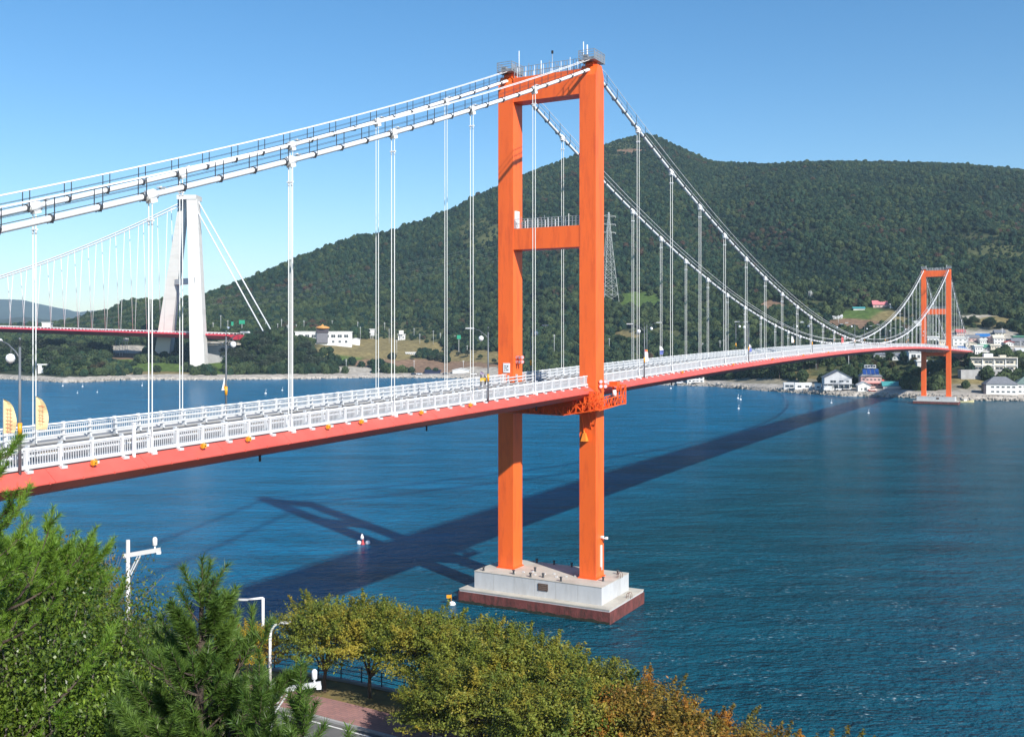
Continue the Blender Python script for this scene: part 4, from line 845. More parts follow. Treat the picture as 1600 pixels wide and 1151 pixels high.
# ------------------------------------------------------------------ leaf-built trees
def unit(v): return v / np.maximum(np.linalg.norm(v, axis=1)[:, None], 1e-9)
def leaf_quads(c, nrm, l, w, r):
    k = len(c); t = unit(np.cross(nrm, r.normal(size=(k, 3)))); b = np.cross(nrm, t)
    l = np.broadcast_to(l, (k,))[:, None]; w = np.broadcast_to(w, (k,))[:, None]
    return np.stack([c - t * l * .5, c + b * w * .5 - t * l * .05, c + t * l * .5, c - b * w * .5 - t * l * .05], 1).reshape(-1, 3), np.arange(k * 4).reshape(-1, 4)
def limb_mesh(name, segs, m):
    mb = MB()
    for pts, r0, r1 in segs: mb.tube(pts, [r0 + (r1 - r0) * i / (len(pts) - 1) for i in range(len(pts))], 5 if r0 < .06 else 8, cap=False)
    return mb.mesh(name, m)
def broadleaf(seed, H, RX, RZ, CZ, nclump, per, leaf, fm, bark, name='tree', flat=.55, spray=.45, trunk_r=.16, trunk_h=None, aspect=.55, low=-.35, spiky=0.0):
    """returns (crown mesh, trunk mesh): clumps of leaves round the ends of real limbs"""
    r = np.random.default_rng(seed); th = trunk_h or CZ - RZ * .6; segs = [([(0, 0, -.4), (r.normal() * .05, r.normal() * .05, th * .5), (r.normal() * .1, r.normal() * .1, th)], trunk_r, trunk_r * .75)]
    d = unit(r.normal(size=(nclump, 3))); d[:, 2] = np.where(d[:, 2] < low, -d[:, 2], d[:, 2]); rad = (.55 + .45 * r.random(nclump) ** .5); lump = np.clip(1 + .2 * np.sin(np.arctan2(d[:, 1], d[:, 0]) * 3 + seed) + .10 * r.normal(size=nclump), .6, 1.15)
    tip = d * np.array([RX, RX, RZ]) * (rad * lump)[:, None] + np.array([0, 0, CZ])
    nl = max(6, nclump // 16); li = r.choice(nclump, nl, replace=False)
    for i in li:
        e = tip[i]; mid = (e * .45 + np.array([0, 0, th + (e[2] - th) * .3]) * .55) + r.normal(size=3) * .12; segs.append(([(0, 0, th * .85), tuple(mid), tuple(e)], trunk_r * .5, .015))
    for i in range(nclump):
        j = li[np.argmin(np.linalg.norm(tip[li] - tip[i], axis=1))]
        if j != i: a = tip[j] * .6 + np.array([0, 0, th]) * .4; segs.append(([tuple(a), tuple((a + tip[i]) / 2 + r.normal(size=3) * .08), tuple(tip[i])], .03, .008))
    cc = np.repeat(np.arange(nclump), per); out = unit(tip - np.array([0, 0, CZ - RZ * .4])); n = len(cc)
    # a spray: leaves strewn along a short outward axis, flattened
    s = r.normal(size=(n, 3)) * np.array([1, 1, flat]) * spray * .42 + out[cc] * (r.random((n, 1)) - .3) * spray * 1.1
    if spiky:
        sp_ = (r.random(nclump) < spiky)[cc][:, None]; tt_ = r.random((n, 1)); s = np.where(sp_, r.normal(size=(n, 3)) * .13 * (1.3 - tt_) + unit(out[cc] * .8 + np.array([0, 0, .25])) * tt_ * spray * 1.25, s)
    c = tip[cc] + s; nr = unit(r.normal(size=(n, 3)) * .55 + np.array([0, 0, .75]) + out[cc] * .45)
    V, Fc = leaf_quads(c, nr, leaf * r.uniform(.7, 1.3, n), leaf * aspect * r.uniform(.8, 1.2, n), r)
    return np_mesh('crown', V, Fc, fm), limb_mesh('trunk', segs, bark)
def plant(name, meshes, loc, rz, sc, label, cat, group=None, parts=('crown', 'trunk')):
    o = empty(name, loc, rz); o.scale = (sc, sc, sc) if not isinstance(sc, tuple) else sc
    for nm, me in zip(parts, meshes): link(nm, me, o)
    tag(o, label, cat, group); return o
FLM = [leafmat('far_leaf_dark', (.018, .042, .014), (.045, .075, .022), .25, .1, rand=.3), leafmat('far_leaf_grey', (.035, .055, .028), (.07, .085, .045), .25, .1, rand=.3), leafmat('far_leaf_autumn', (.05, .055, .02), (.11, .075, .03), .25, .1, rand=.25)]
farT = [broadleaf(200 + i, 8, 3.4, 3.0, 4.6, 60, 34, .75, FLM[(0, 0, 1, 1, 2)[i]], BARK, spray=1.3, trunk_r=.2) for i in range(5)]
def band(x0, x1, y0, y1, n, label, group, s0=.8, s1=1.25, kinds=(0, 1, 2, 3, 4)):
    for i in range(n):
        px = x0 + (x1 - x0) * (i + random.random() * .9) / n; py = random.uniform(y0, y1); p = at(px, py); s = random.uniform(s0, s1)
        plant('shore_tree', farT[random.choice(kinds)], (p.x, p.y, p.z - .4), random.uniform(0, 6.28), (s, s, s * random.uniform(.9, 1.25)), label, 'tree', group)
band(-70, 118, 566, 584, 20, 'dark green tree on the headland at the left edge behind the shore', 'trees on the headland left of the white tower', 1.0, 1.5, (0, 1, 2))
band(-70, 155, 548, 566, 22, 'dark green tree on the upper headland below the far red deck', 'trees on the upper headland left of the white tower', 1.1, 1.6, (0, 1, 2))
band(112, 165, 576, 586, 7, 'low leafy tree at the tip of the left headland above the stony shore', 'trees at the tip of the left headland', .8, 1.2, (0, 2, 4))
band(352, 505, 572, 582, 20, 'grey-green tree on the knoll right of the white tower by the shore', 'trees on the knoll right of the white tower', 1.0, 1.4, (0, 1, 2, 3))
band(350, 498, 552, 570, 20, 'grey-green tree high on the knoll right of the white tower', 'upper trees on the knoll right of the white tower', 1.0, 1.5, (0, 1, 2, 3))
band(385, 460, 530, 548, 10, 'dark tree at the crest of the knoll left of the long white building', 'trees at the crest of the knoll', .9, 1.3, (0, 1, 2))
band(1105, 1235, 585, 594, 13, 'dark leafy tree above the shore road below the bridge deck', 'trees above the shore road below the deck', .9, 1.3, (0, 1, 2))
band(1120, 1290, 572, 582, 13, 'dark tree on the bank behind the shore trees below the bridge deck', 'trees on the bank below the deck', .9, 1.2, (0, 1))
band(1330, 1440, 566, 578, 9, 'green tree between the village houses left of the far tower', 'trees between the village houses', .5, .8, (0, 3, 4))
band(1446, 1478, 590, 604, 6, 'dark bush on the bank between the legs of the far tower', 'bushes between the legs of the far tower', .5, .8, (0, 1))
band(1568, 1600, 572, 584, 4, 'light green tree on the bank above the shore inn at the right edge', 'trees above the shore inn', .6, .9, (2, 3))
band(955, 1050, 540, 552, 8, 'green tree behind the bridge railing right of the near tower', 'trees behind the railing right of the near tower', .8, 1.2, (0, 1))
band(640, 780, 548, 570, 9, 'round green bush on the terraced field below the hill', 'bushes on the terraced field', .45, .75, (0, 3))
band(700, 780, 520, 545, 9, 'dark tree at the foot of the hill left of the near tower', 'trees at the foot of the hill left of the near tower', .9, 1.2, (0, 1))
band(1500, 1598, 508, 516, 8, 'small green tree above the village roofs right of the far tower', 'trees above the village roofs', .5, .8, (0, 1, 3))
# ------------------------------------------------------------------ buildings across the water
winm = MB().box((0, -.05, 0), (1.0, .08, 1.0), 0).box((0, -.07, .0), (.92, .06, .90), 1).box((0, -.11, 0), (.05, .03, .9), 0).mesh('window', [WALLG, GLASS])
def house(label, cat, x0, x1, yb, yt, depth, wall, roof, rm, wins, yaw=0, base=2.5, group=None, eave=.5, rise=None, name='house', Y=None, extra=None, band_=None):
    """front wall spans bearings x0..x1, foot at yb, eaves at yt"""
    xc = (x0 + x1) / 2; p = at(xc, yb) if Y is None else on(xc, Y)
    Yd = p.y; z = zat(yb, Yd); w = (x1 - x0) * Yd / F; h = (yb - yt) * Yd / F
    o = empty(name, (p.x, Yd, z), yaw - math.atan2(p.x, p.y) * .6); tag(o, label, cat, group)
    if depth: MB().box((0, depth / 2, (h - base) / 2), (w, depth, h + base)).build('wall', wall, o)
    if roof == 'gable':      # ridge runs along depth, gable faces viewer
        rh = rise or w * .22; mb = MB()
        mb.add([(-w / 2 - eave, -eave, h - .1), (0, -eave, h + rh), (w / 2 + eave, -eave, h - .1), (-w / 2 - eave, depth + eave, h - .1), (0, depth + eave, h + rh), (w / 2 + eave, depth + eave, h - .1),
                (-w / 2 - eave, -eave, h + .15), (0, -eave, h + rh + .25), (w / 2 + eave, -eave, h + .15), (-w / 2 - eave, depth + eave, h + .15), (0, depth + eave, h + rh + .25), (w / 2 + eave, depth + eave, h + .15)],
               [(0, 1, 4, 3), (1, 2, 5, 4), (6, 9, 10, 7), (7, 10, 11, 8), (0, 6, 7, 1), (1, 7, 8, 2), (3, 4, 10, 9), (4, 5, 11, 10), (0, 3, 9, 6), (2, 8, 11, 5)]).build('roof', rm, o)
        MB().add([(-w / 2, -.01, h), (w / 2, -.01, h), (0, -.01, h + rh - .05), (-w / 2, .2, h), (w / 2, .2, h), (0, .2, h + rh - .05)], [(0, 1, 2), (5, 4, 3), (0, 3, 4, 1), (1, 4, 5, 2), (2, 5, 3, 0)]).build('gable', wall, o)
    elif roof in ('hip', 'side'):
        rh = rise or depth * .25; ix = (depth * .45 if roof == 'hip' else 0); e = eave; mb = MB()
        mb.add([(-w / 2 - e, -e, h), (w / 2 + e, -e, h), (w / 2 + e, depth + e, h), (-w / 2 - e, depth + e, h), (-w / 2 - e + ix, depth / 2, h + rh), (w / 2 + e - ix, depth / 2, h + rh)], [(3, 2, 1, 0), (0, 1, 5, 4), (2, 3, 4, 5), (1, 2, 5), (3, 0, 4)]).build('roof', rm, o)
    elif roof == 'flat':
        MB().box((0, depth / 2, h + .12), (w + 2 * eave, depth + 2 * eave, .24)).build('roof', rm, o)
        mb = MB().box((0, -eave + .08, h + .5), (w + 2 * eave, .15, .52)).box((0, depth + eave - .08, h + .5), (w + 2 * eave, .15, .52)).box((-w / 2 - eave + .08, depth / 2, h + .5), (.15, depth + 2 * eave - .32, .52)).box((w / 2 + eave - .08, depth / 2, h + .5), (.15, depth + 2 * eave - .32, .52)).build('parapet', wall, o)
    if wins:
        for (fx, fz, fw, fh) in wins:
            q = link('window', winm, o, ((fx - .5) * w, 0, fz * h)); q.scale = (fw * w, 1, fh * h)
    if extra: extra(o, w, h, depth)
    return o
def grid(c, r, fw=.6, fh=.45, x0=.04, x1=.96, z0=.05, z1=.95):
    return [(x0 + (x1 - x0) * (i + .5) / c, z0 + (z1 - z0) * (j + .52) / r, fw * (x1 - x0) / c, fh * (z1 - z0) / r) for i in range(c) for j in range(r)]
def turret(o, w, h, d):
    MB().box((w * -.02, 2, h + 1.3), (10.5, 7, 3.2)).build('turret', mat('dark_turret', (.06, .05, .06), .5, .2, 1), o)
    MB().lathe((w * -.02, 2, h + 2.7), [(4.6, 0), (6.3, 1.0), (6.1, 1.6), (3.2, 2.7), (1.2, 3.0), (.5, 4.2), (.1, 4.3)], 14).build('dome', GOLD, o)
    MB().box((w * -.02, -.9, h * .55), (9.5, 1.6, h * .75)).build('porch', mat('porch_grey', (.16, .16, .18), .7, .2, 1), o)
    MB().box((w * -.02, -1.0, h * .98), (10.5, 2.0, .6)).build('canopy', mat('dark_turret', (.06, .05, .06)), o)
house('long white two-storey building with a dark entrance turret under an orange dome', 'building', 462, 549, 539, 519, 14, WALLW, 'flat', WALLG, grid(8, 1, .7, .75, z0=.52, z1=.86) + grid(8, 1, .4, .6, z0=.1, z1=.42), extra=turret, base=4)
house('small white annex at the right end of the domed building', 'building', 549, 562, 539, 530, 9, WALLW, 'gable', WALLG, None, rise=1.2)
house('small white gatehouse on stilts beside the highway', 'building', 577, 585, 520, 515, 4, WALLW, 'flat', WALLG, None, base=0)
house('white toll canopy on the hill road', 'building', 622, 633, 531, 523, 4, WALLW, 'flat', WALLG, grid(2, 1, .4, .4), base=1)
house('long white shed with a flat roof on the terraced field', 'shed', 634, 651, 554, 551.5, 5, WALLW, 'flat', WALLW, grid(5, 1), base=1)
house('white shed by the shore under the hill left of the near tower', 'shed', 707, 733, 583, 578.5, 6, WALLG, 'gable', WALLW, None, rise=1.5)
house('long dark tarpaulin shelter by the shore', 'shelter', 664, 688, 584, 580, 7, mat('tarp_blue_black', (.02, .025, .06), .6, .2, 1), 'side', mat('tarp_blue_black', (.02, .025, .06)), None, rise=1.0)
house('white boathouse among the trees on the left headland', 'building', 60, 79, 582, 570, 10, WALLW, 'flat', WALLW, None, base=3, name='boathouse')
house('low pale building behind the far red deck at the left', 'building', 66, 79, 507, 504.6, 10, WALLW, 'flat', WALLG, None, Y=990)
house('small white booth on the knoll right of the white tower', 'shed', 388, 418, 553, 549, 4, WALLW, 'side', GREENR, None, base=1)
house('pale road maintenance hut behind the white tower', 'shed', 362, 383, 521, 515, 6, WALLG, 'flat', WALLG, None, base=2)
# village at the right
house('two-storey grey gabled shore house with a wide porch roof', 'house', 1289, 1330, 609.5, 590.5, 12, WALLG, 'gable', GREYR, [(.32, .72, .22, .2), (.62, .74, .16, .14), (.85, .74, .1, .14), (.2, .2, .2, .25), (.45, .22, .16, .3), (.68, .22, .16, .3), (.88, .2, .12, .3)], rise=4.0,
      extra=lambda o, w, h, d: (MB().box((0, -.9, h * .50), (w + 1.6, 2.2, .3)).build('porch_roof', GREYR, o), [MB().box((w * (k / 5 - .4), -1.7, h * .25), (.25, .25, h * .5)).build('post', WALLW, o) for k in range(5)], MB().box((-w / 2 + 1.5, -2.2, h * .2), (w * .3, 1.4, h * .36)).build('kiosk', WALLW, o)))
house('grey-white container with a long window, leftmost on the shore road', 'container', 1225, 1242, 607, 599.5, 3, WALLG, 'flat', WALLW, [(.5, .55, .8, .5)], base=.6, eave=.1)
house('white container with two windows, middle of the row on the shore road', 'container', 1242.6, 1268, 607.5, 600, 3, WALLW, 'flat', WALLW, grid(2, 1, .5, .45), base=.6, eave=.1)
house('short white container next to the grey gabled house', 'container', 1274, 1283, 608, 601, 3, WALLW, 'flat', WALLW, [(.5, .5, .5, .4)], base=.6, eave=.1)
def solar(o, w, h, d):
    rh = d * .42
    for i in range(4): 
        q = MB().box((0, 0, 0), (w * .17, d * .42, .12)).build('solar_panel', mat('solar_blue', (.02, .06, .22), .2, .2, 1), o, ((i - 1.5) * w * .2, d * .24, h + rh * .55)); q.rotation_euler = (math.atan2(rh, d / 2), 0, 0)
    MB().box((0, d * .5, h + rh + .7), (w * .55, 3, 1.8)).build('roof_lantern', WALLG, o)
    for i in range(4): MB().box(((i - 1.5) * w * .13, d * .5 - 1.52, h + rh + .8), (w * .10, .06, 1.0)).build('window', GLASS, o)
    MB().box((w * .1, -.7, h * .42), (w * 1.2, 1.8, .25)).build('awning', REDR, o)
house('pink-walled restaurant with blue solar panels on a steep grey roof', 'restaurant', 1346, 1377, 606, 588, 11, WALLP, 'hip', GREYR, grid(5, 2, .55, .3), rise=4.6, extra=solar)
house('small white gabled shed on the shore in front of the pink restaurant', 'shed', 1341, 1360, 611.5, 602, 7, WALLW, 'gable', WALLG, [(.3, .4, .1, .3), (.6, .4, .2, .5)], rise=1.8)
house('long low building with a red roof beside the pink restaurant', 'building', 1379, 1408, 603, 597.5, 8, WALLP, 'side', REDR, None, rise=2.2)
house('teal-roofed market shed partly in the bridge shadow', 'shed', 1381, 1412, 607.5, 603, 8, WALLG, 'side', TEALR, None, rise=2.4)
house('white house with a blue window front left of the far tower', 'house', 1421, 1440, 567, 550, 9, WALLW, 'flat', WALLG, [(.35, .6, .35, .4), (.75, .6, .2, .3), (.5, .2, .5, .2)])
house('low white building between the legs of the far tower', 'building', 1434, 1457, 575.5, 565, 8, WALLW, 'flat', WALLG, [(.3, .4, .1, .2), (.6, .3, .4, .3)])
for (x0, x1, yb, yt, w_, rf, rm_, lb) in ((1331, 1360, 560, 552, WALLW, 'side', WALLG, 'white cottage just under the deck left of the solar roof'), (1366, 1390, 560, 554, WALLG, 'hip', GREYR, 'grey-roofed cottage under the deck right of the white cottage'), (1395, 1413, 563, 556, WALLG, 'side', GREYR, 'small grey cottage under the deck near the far tower')):
    house(lb, 'house', x0, x1, yb, yt, 8, w_, rf, rm_, grid(3, 1, .4, .4))
house('farmhouse with a pink tiled roof alone on the green slope', 'farmhouse', 1365, 1390, 481, 476, 9, WALLP, 'side', PINKR, grid(4, 1, .4, .4), rise=3.4)
house('small white store beside the pink-roofed farmhouse', 'shed', 1391, 1396, 481.5, 476, 5, WALLW, 'flat', WALLG, None)
house('low shed with a teal roof left of the pink-roofed farmhouse', 'shed', 1334, 1351, 484.5, 482, 6, WALLW, 'side', TEALR, None, rise=1.4)
def balc(o, w, h, d):
    for k in range(4): MB().box(((k - 1.5) * w * .25, -.35, h + .1), (w * .235, 1.4, .5)).build('eave_canopy', GREYR, o)
    for k in range(5): MB().box(((k - 2) * w * .25, -.25, h * .5), (w * .02, .5, h)).build('pier', WALLW, o)
    MB().box((0, -.3, h * .5), (w, .5, .6)).build('floor_band', WALLW, o); MB().box((-w * .1, d * .4, h + 1.4), (w * .2, 5, 2.6)).build('stair_head', WALLW, o); MB().box((w * .22, d * .4, h + 1.0), (w * .14, 4, 1.7)).build('stair_head', WALLC, o)
house('two-storey white guesthouse with four bays and balconies on a retaining wall', 'guesthouse', 1520, 1586, 581, 560, 12, WALLC, 'flat', WALLG, grid(4, 2, .72, .36), extra=balc, base=1, eave=.3)
rw = at(1543, 594); o = empty('retaining_wall', rw, 0); tag(o, 'stained concrete retaining wall below the white guesthouse', 'wall'); MB().box((0, 2.5, 1.6), (28, 4, 7.4)).build('wall', CONC2, o)
house('white two-storey shore inn with a grey hip roof and eight windows', 'inn', 1543, 1588, 616.5, 600, 11, WALLW, 'hip', GREYR, grid(5, 2, .55, .34, .12), rise=3.6, extra=lambda o, w, h, d: MB().box((-w / 2 - .6, d * .3, h * .5), (1.2, d * .6, h)).build('side_porch', mat('dark_turret', (.06, .05, .06)), o))
house('white inn wing with a green-grey roof at the right edge of the frame', 'inn', 1590, 1622, 616.5, 600, 11, WALLW, 'hip', mat('slate_green', (.13, .19, .17), .8, .15, 1), grid(4, 2, .55, .34), rise=3.6)
vil = [(1490, 1512, 540, 528, WALLW, 'flat', WALLG, 'white block behind the hangers right of the far tower'), (1512, 1530, 534, 528, WALLP, 'side', GREYR, 'pink-walled house with a grey roof above the bridge end'), (1524, 1535, 555, 541, WALLW, 'flat', WALLW, 'narrow white tower-like house above the guesthouse'),
 (1528, 1546, 530, 526, WALLG, 'side', BLUER, 'village house with a bright blue roof'), (1532, 1541, 538, 531, WALLW, 'flat', WALLW, 'small white house just below the blue roof'), (1546, 1553, 536, 527, WALLP, 'gable', WALLP, 'narrow pink house right of the blue roof'), (1554, 1568, 538, 528, WALLW, 'side', WALLC, 'white cottage with a cream roof right of the pink house'),
 (1531, 1548, 548, 543, WALLG, 'side', GREENR, 'low house with a green roof below the cream cottage'), (1549, 1562, 550, 540, WALLC, 'flat', WALLG, 'cream flat-roofed house right of the green roof'), (1510, 1524, 550, 537, WALLC, 'gable', WALLC, 'cream gabled house at the end of the bridge deck'), (1563, 1580, 552, 545, WALLG, 'flat', CONC2, 'grey flat-roofed house above the right end of the guesthouse'),
 (1585, 1600, 535, 526, GREENR, 'flat', GREENR, 'pale green house at the right edge above the village road'), (1583, 1610, 541, 533, GREYR, 'side', GREYR, 'dark slate-roofed house at the right edge'), (1590, 1612, 556, 549, WALLG, 'side', WALLG, 'long grey barn at the right edge above the guesthouse'), (1587, 1602, 574, 566, WALLW, 'gable', WALLC, 'small white gabled house right of the guesthouse'),
 (1450, 1466, 541, 527, WALLW, 'flat', WALLG, 'white block seen between the legs of the far tower'), (1467, 1476, 543, 533, WALLC, 'flat', WALLG, 'cream block beside the right leg of the far tower'), (1429, 1440, 515, 503, WALLW, 'flat', WALLG, 'tall pale building behind the left leg of the far tower'), (1412, 1427, 538, 531, WALLW, 'side', WALLG, 'white cottage behind the hangers left of the far tower'), (1385, 1402, 534, 529, WALLC, 'side', WALLG, 'cream cottage behind the hangers well left of the far tower'), (1300, 1316, 498, 495, WALLW, 'side', WALLG, 'white greenhouse shed at the edge of the green slope')]
vil += [(1478, 1490, 532, 526, WALLW, 'gable', GREYR, 'tiny white gabled house at the top of the village just right of the far tower'), (1496, 1508, 523, 519, WALLP, 'side', REDR, 'small pink house with a red roof high above the bridge end'), (1556, 1570, 524, 520, WALLC, 'side', GREYR, 'cream house under the trees above the blue roof'),
 (1572, 1583, 541, 535, WALLW, 'gable', REDR, 'white house with a red gable left of the slate-roofed house'), (1537, 1547, 557, 551, WALLW, 'flat', CONC2, 'white cube house right behind the guesthouse roof'), (1500, 1510, 552, 546, WALLW, 'side', BLUER, 'small house with a blue roof beside the bridge abutment'), (1576, 1590, 560, 555, WALLP, 'side', GREYR, 'low pink house between the guesthouse and the grey barn'),
 (1405, 1418, 549, 544, WALLW, 'side', REDR, 'red-roofed cottage behind the deck left of the far tower'), (1352, 1364, 547, 543, WALLC, 'gable', GREYR, 'cream gabled cottage above the deck left of the solar roof')]
for (x0, x1, yb, yt, w_, rf, rm_, lb) in vil: house(lb, 'house', x0, x1, yb, yt, 8, w_, rf, rm_, grid(3, 2 if yb - yt > 9 else 1, .45, .35))
house('white apartment block at the foot of the bank below the deck', 'building', 1074, 1100, 598, 588, 8, WALLW, 'flat', WALLC, grid(4, 2))
house('pale shop with a dark front on the shore below the deck', 'shop', 1058, 1073, 599, 592, 7, WALLG, 'side', GREYR, grid(2, 1, .7, .5))
house('small white hut on the wooded bank below the deck', 'hut', 1214, 1226, 577, 573, 5, WALLW, 'flat', WALLG, None)
# cars and boats across the water
def car(px, py, paint, label, L_=4.3):
    p = at(px, py); o = empty('parked_car', (p.x, p.y, p.z + .12), random.uniform(-.2, .2)); tag(o, label, 'car', 'cars parked along the far shore')
    MB().prism([(-.85, .3), (.85, .3), (.88, .75), (.8, .95), (-.8, .95), (-.88, .75)], -L_ / 2, L_ / 2).add([(-1.5, -.75, .95), (1.3, -.75, .95), (.8, -.62, 1.48), (-1.1, -.62, 1.48), (-1.5, .75, .95), (1.3, .75, .95), (.8, .62, 1.48), (-1.1, .62, 1.48)], [(3, 2, 6, 7)]).build('body', paint, o)
    MB().add([(-1.5, -.75, .95), (1.3, -.75, .95), (.8, -.62, 1.47), (-1.1, -.62, 1.47), (-1.5, .75, .95), (1.3, .75, .95), (.8, .62, 1.47), (-1.1, .62, 1.47)], [(0, 1, 2, 3), (5, 4, 7, 6), (1, 5, 6, 2), (4, 0, 3, 7)]).build('windows', GLASS, o)
    for a in (-1.35, 1.35):
        for b in (-.8, .8): MB().tube([(a, b - .1, .32), (a, b + .1, .32)], .32, 10).build('wheel', BLACK, o)
for px, py, c, lb in ((655, 585.5, CARW, 'white car parked on the shore left of the tarpaulin shelter'), (646, 585.8, CARD, 'dark car beside the white car by the tarpaulin shelter'), (1294, 610.5, CARW, 'white car in front of the grey gabled house'), (1312, 610.5, CARW, 'white car under the porch of the grey gabled house'), (1322, 610.5, CARD, 'dark car at the right end of the grey gabled house'), (1363, 611.5, CARR, 'red car by the small white shore shed'),
        (1062, 600.5, CARW, 'white car on the shore road under the deck'), (1088, 600.8, CARD, 'dark car on the shore road under the deck'), (696, 585, CARD, 'dark car at the shore right of the tarpaulin shelter'), (740, 586, CARW, 'white car by the shore shed left of the near tower')): car(px, py, c, lb)
def boat(px, py, label):
    Y = CAMZ * F / (py - HY); o = empty('small_boat', ((px - PX) / F * Y, Y, .02), .1); tag(o, label, 'boat')
    mb = MB(); vs = []
    for x, w, z in ((-4, .8, .8), (-3, 1.15, .7), (1, 1.15, .75), (3.2, .6, 1.0), (4.2, .05, 1.25)): vs += [(x, -w, z), (x, -w * .7, -.2), (x, w * .7, -.2), (x, w, z)]
    mb.add(vs, [(i * 4 + k, i * 4 + (k + 1) % 4, i * 4 + 4 + (k + 1) % 4, i * 4 + 4 + k) for i in range(4) for k in range(4)] + [(0, 1, 2, 3)]).build('hull', mat('boat_cream', (.55, .5, .28), .5, .1, 2), o); MB().box((-.5, 0, 1.1), (1.6, 1.3, .9)).build('cabin', WALLW, o)
boat(1509, 628.5, 'small cream boat moored right of the far pier')
# utility poles, highway signs, pylons
def pole(px, yb, yt, label, r=.17, arms=1, Y=None):
    p = at(px, yb) if Y is None else on(px, Y); h = max(5, (yb - yt) * p.y / F); o = empty('utility_pole', (p.x, p.y, p.z - .3), random.uniform(-.3, .3)); tag(o, label, 'pole', 'pale poles on the far shore')
    MB().tube([(0, 0, 0), (0, 0, h)], [r, r * .7], 6).build('shaft', WALLG, o)
    for k in range(arms): MB().box((0, 0, h - .6 - k * .9), (1.9, .14, .14)).build('crossarm', WALLG, o)
PL = [(415, 521, 499), (424, 520, 508), (434, 521, 505), (440, 521, 498), (356, 522, 500), (333, 521, 503), (345, 520, 492), (449, 521, 507), (463, 519, 506), (475, 517, 500), (519, 517, 500), (559, 522, 502), (563, 532, 510), (601, 518, 503), (608, 536, 513), (620, 555, 530), (647, 529, 512), (656, 538, 521), (677, 538, 516), (688, 531, 520), (711, 540, 523),
      (541, 574, 560), (647, 582, 562), (724, 578, 562), (730, 556, 539), (866, 560, 522), (952, 551, 528), (1125, 552, 531), (1131, 552, 530), (1098, 552, 535), (1275, 578, 553), (1326, 578, 551), (322, 560, 548), (300, 521, 500), (181, 555, 524), (187, 556, 530), (191, 556, 532), (412, 573, 558), (1452, 594, 580), (1566, 531, 512), (1595, 556, 532), (1310, 505, 492)]
for i, (px, yb, yt) in enumerate(PL):
    side = 'on the highway embankment right of the white tower' if px < 475 and px > 290 else 'left of the white tower' if px < 290 else 'by the long white domed building' if px < 580 else 'on the terraced fields left of the near tower' if px < 770 else 'between the legs of the near tower' if px < 900 else 'behind the bridge railing right of the near tower' if px < 1200 else 'in the village by the far tower'
    pole(px, yb, yt, 'slender pale utility pole ' + side, arms=1 + i % 2)
def sign(px, yb, yt, w, h, m, label, legs=1):
    p = at(px, yb); s = p.y / F; H = (yb - yt) * s; o = empty('road_sign', (p.x, p.y, p.z - .3), 0); tag(o, label, 'sign')
    MB().box((0, 0, H - h * s / 2), (w * s, .25, h * s)).build('panel', m, o)
    for k in range(legs): MB().box((((k + .5) / legs - .5) * w * s * .8, .25, H / 2), (.3, .3, H)).build('post', WALLG, o)
SG = mat('sign_green', (.02, .30, .17), .5, .08, 1)
sign(378, 521, 500, 9, 6, SG, 'green highway direction sign with a wide panel right of the white tower'); sign(363, 521, 502, 3.5, 6, SG, 'narrow green highway sign nearest the white tower'); sign(717, 551, 523, 6, 6, SG, 'green traffic sign on a tall post left of the near tower'); sign(627, 532, 516, 7, 6, WALLW, 'white billboard on two posts above the terraced field', 2)
sign(581, 530, 518, 8, 6, WALLG, 'pale billboard on two posts right of the domed building', 2); sign(197, 552, 528, 8, 5, WALLG, 'pale sign board left of the white tower', 2); sign(320, 517, 504, 3, 4, WALLW, 'small white sign by the white tower', 1); sign(355, 521, 510, 7, 5, mat('sign_pale_blue', (.35, .45, .62), .5, .1, 1), 'pale blue gantry sign on the highway', 2)
def pylon(px, Y, yt, label, wb=9.5, name='transmission_tower', t=.26, zb=None):
    p = on(px, Y); H = zat(yt, Y) - p.z; o = empty(name, (p.x, p.y, p.z - .5), .3); tag(o, label, 'pylon'); mb = MB(); nb = 13
    def wd(u): return wb * (1 - u) ** 1.15 * .5 + .45
    lv = [1 - (1 - i / nb) ** 1.25 for i in range(nb + 1)]
    for a, b in ((-1, -1), (1, -1), (1, 1), (-1, 1)):
        for i in range(nb): mb.bar((a * wd(lv[i]), b * wd(lv[i]), H * lv[i]), (a * wd(lv[i + 1]), b * wd(lv[i + 1]), H * lv[i + 1]), t)
    for i in range(nb):
        w0, w1, z0, z1 = wd(lv[i]), wd(lv[i + 1]), H * lv[i], H * lv[i + 1]
        for (ax, ay, bx_, by) in ((-1, -1, 1, -1), (1, -1, 1, 1), (1, 1, -1, 1), (-1, 1, -1, -1)):
            mb.bar((ax * w0, ay * w0, z0), (bx_ * w1, by * w1, z1), t * .62); mb.bar((bx_ * w0, by * w0, z0), (ax * w1, ay * w1, z1), t * .62); mb.bar((ax * w0, ay * w0, z0), (bx_ * w0, by * w0, z0), t * .62)
    mb.build('lattice', mat('pylon_galv', (.42, .44, .43), .5, .1, .2), o)
    for u_ in (.96, .87, .78):
        c = MB()
        for sg in (-1, 1): c.bar((0, 0, H * u_ + 1), (sg * wb * .52, 0, H * u_), t * .8).bar((0, 0, H * u_ - .6), (sg * wb * .52, 0, H * u_), t * .8).bar((sg * wb * .5, 0, H * u_), (sg * wb * .5, 0, H * u_ - 1.6), .25)
        c.build('crossarm', mat('pylon_galv', (.6, .61, .6)), o)
    return p, H
pA, HA = pylon(951, 905, 331, 'tall pale lattice transmission tower just right of the near bridge tower', 13.5)
pB, HB = pylon(1267, 820, 454, 'small lattice pylon on the slope below the forest', 4.5, 'small_pylon', .11)
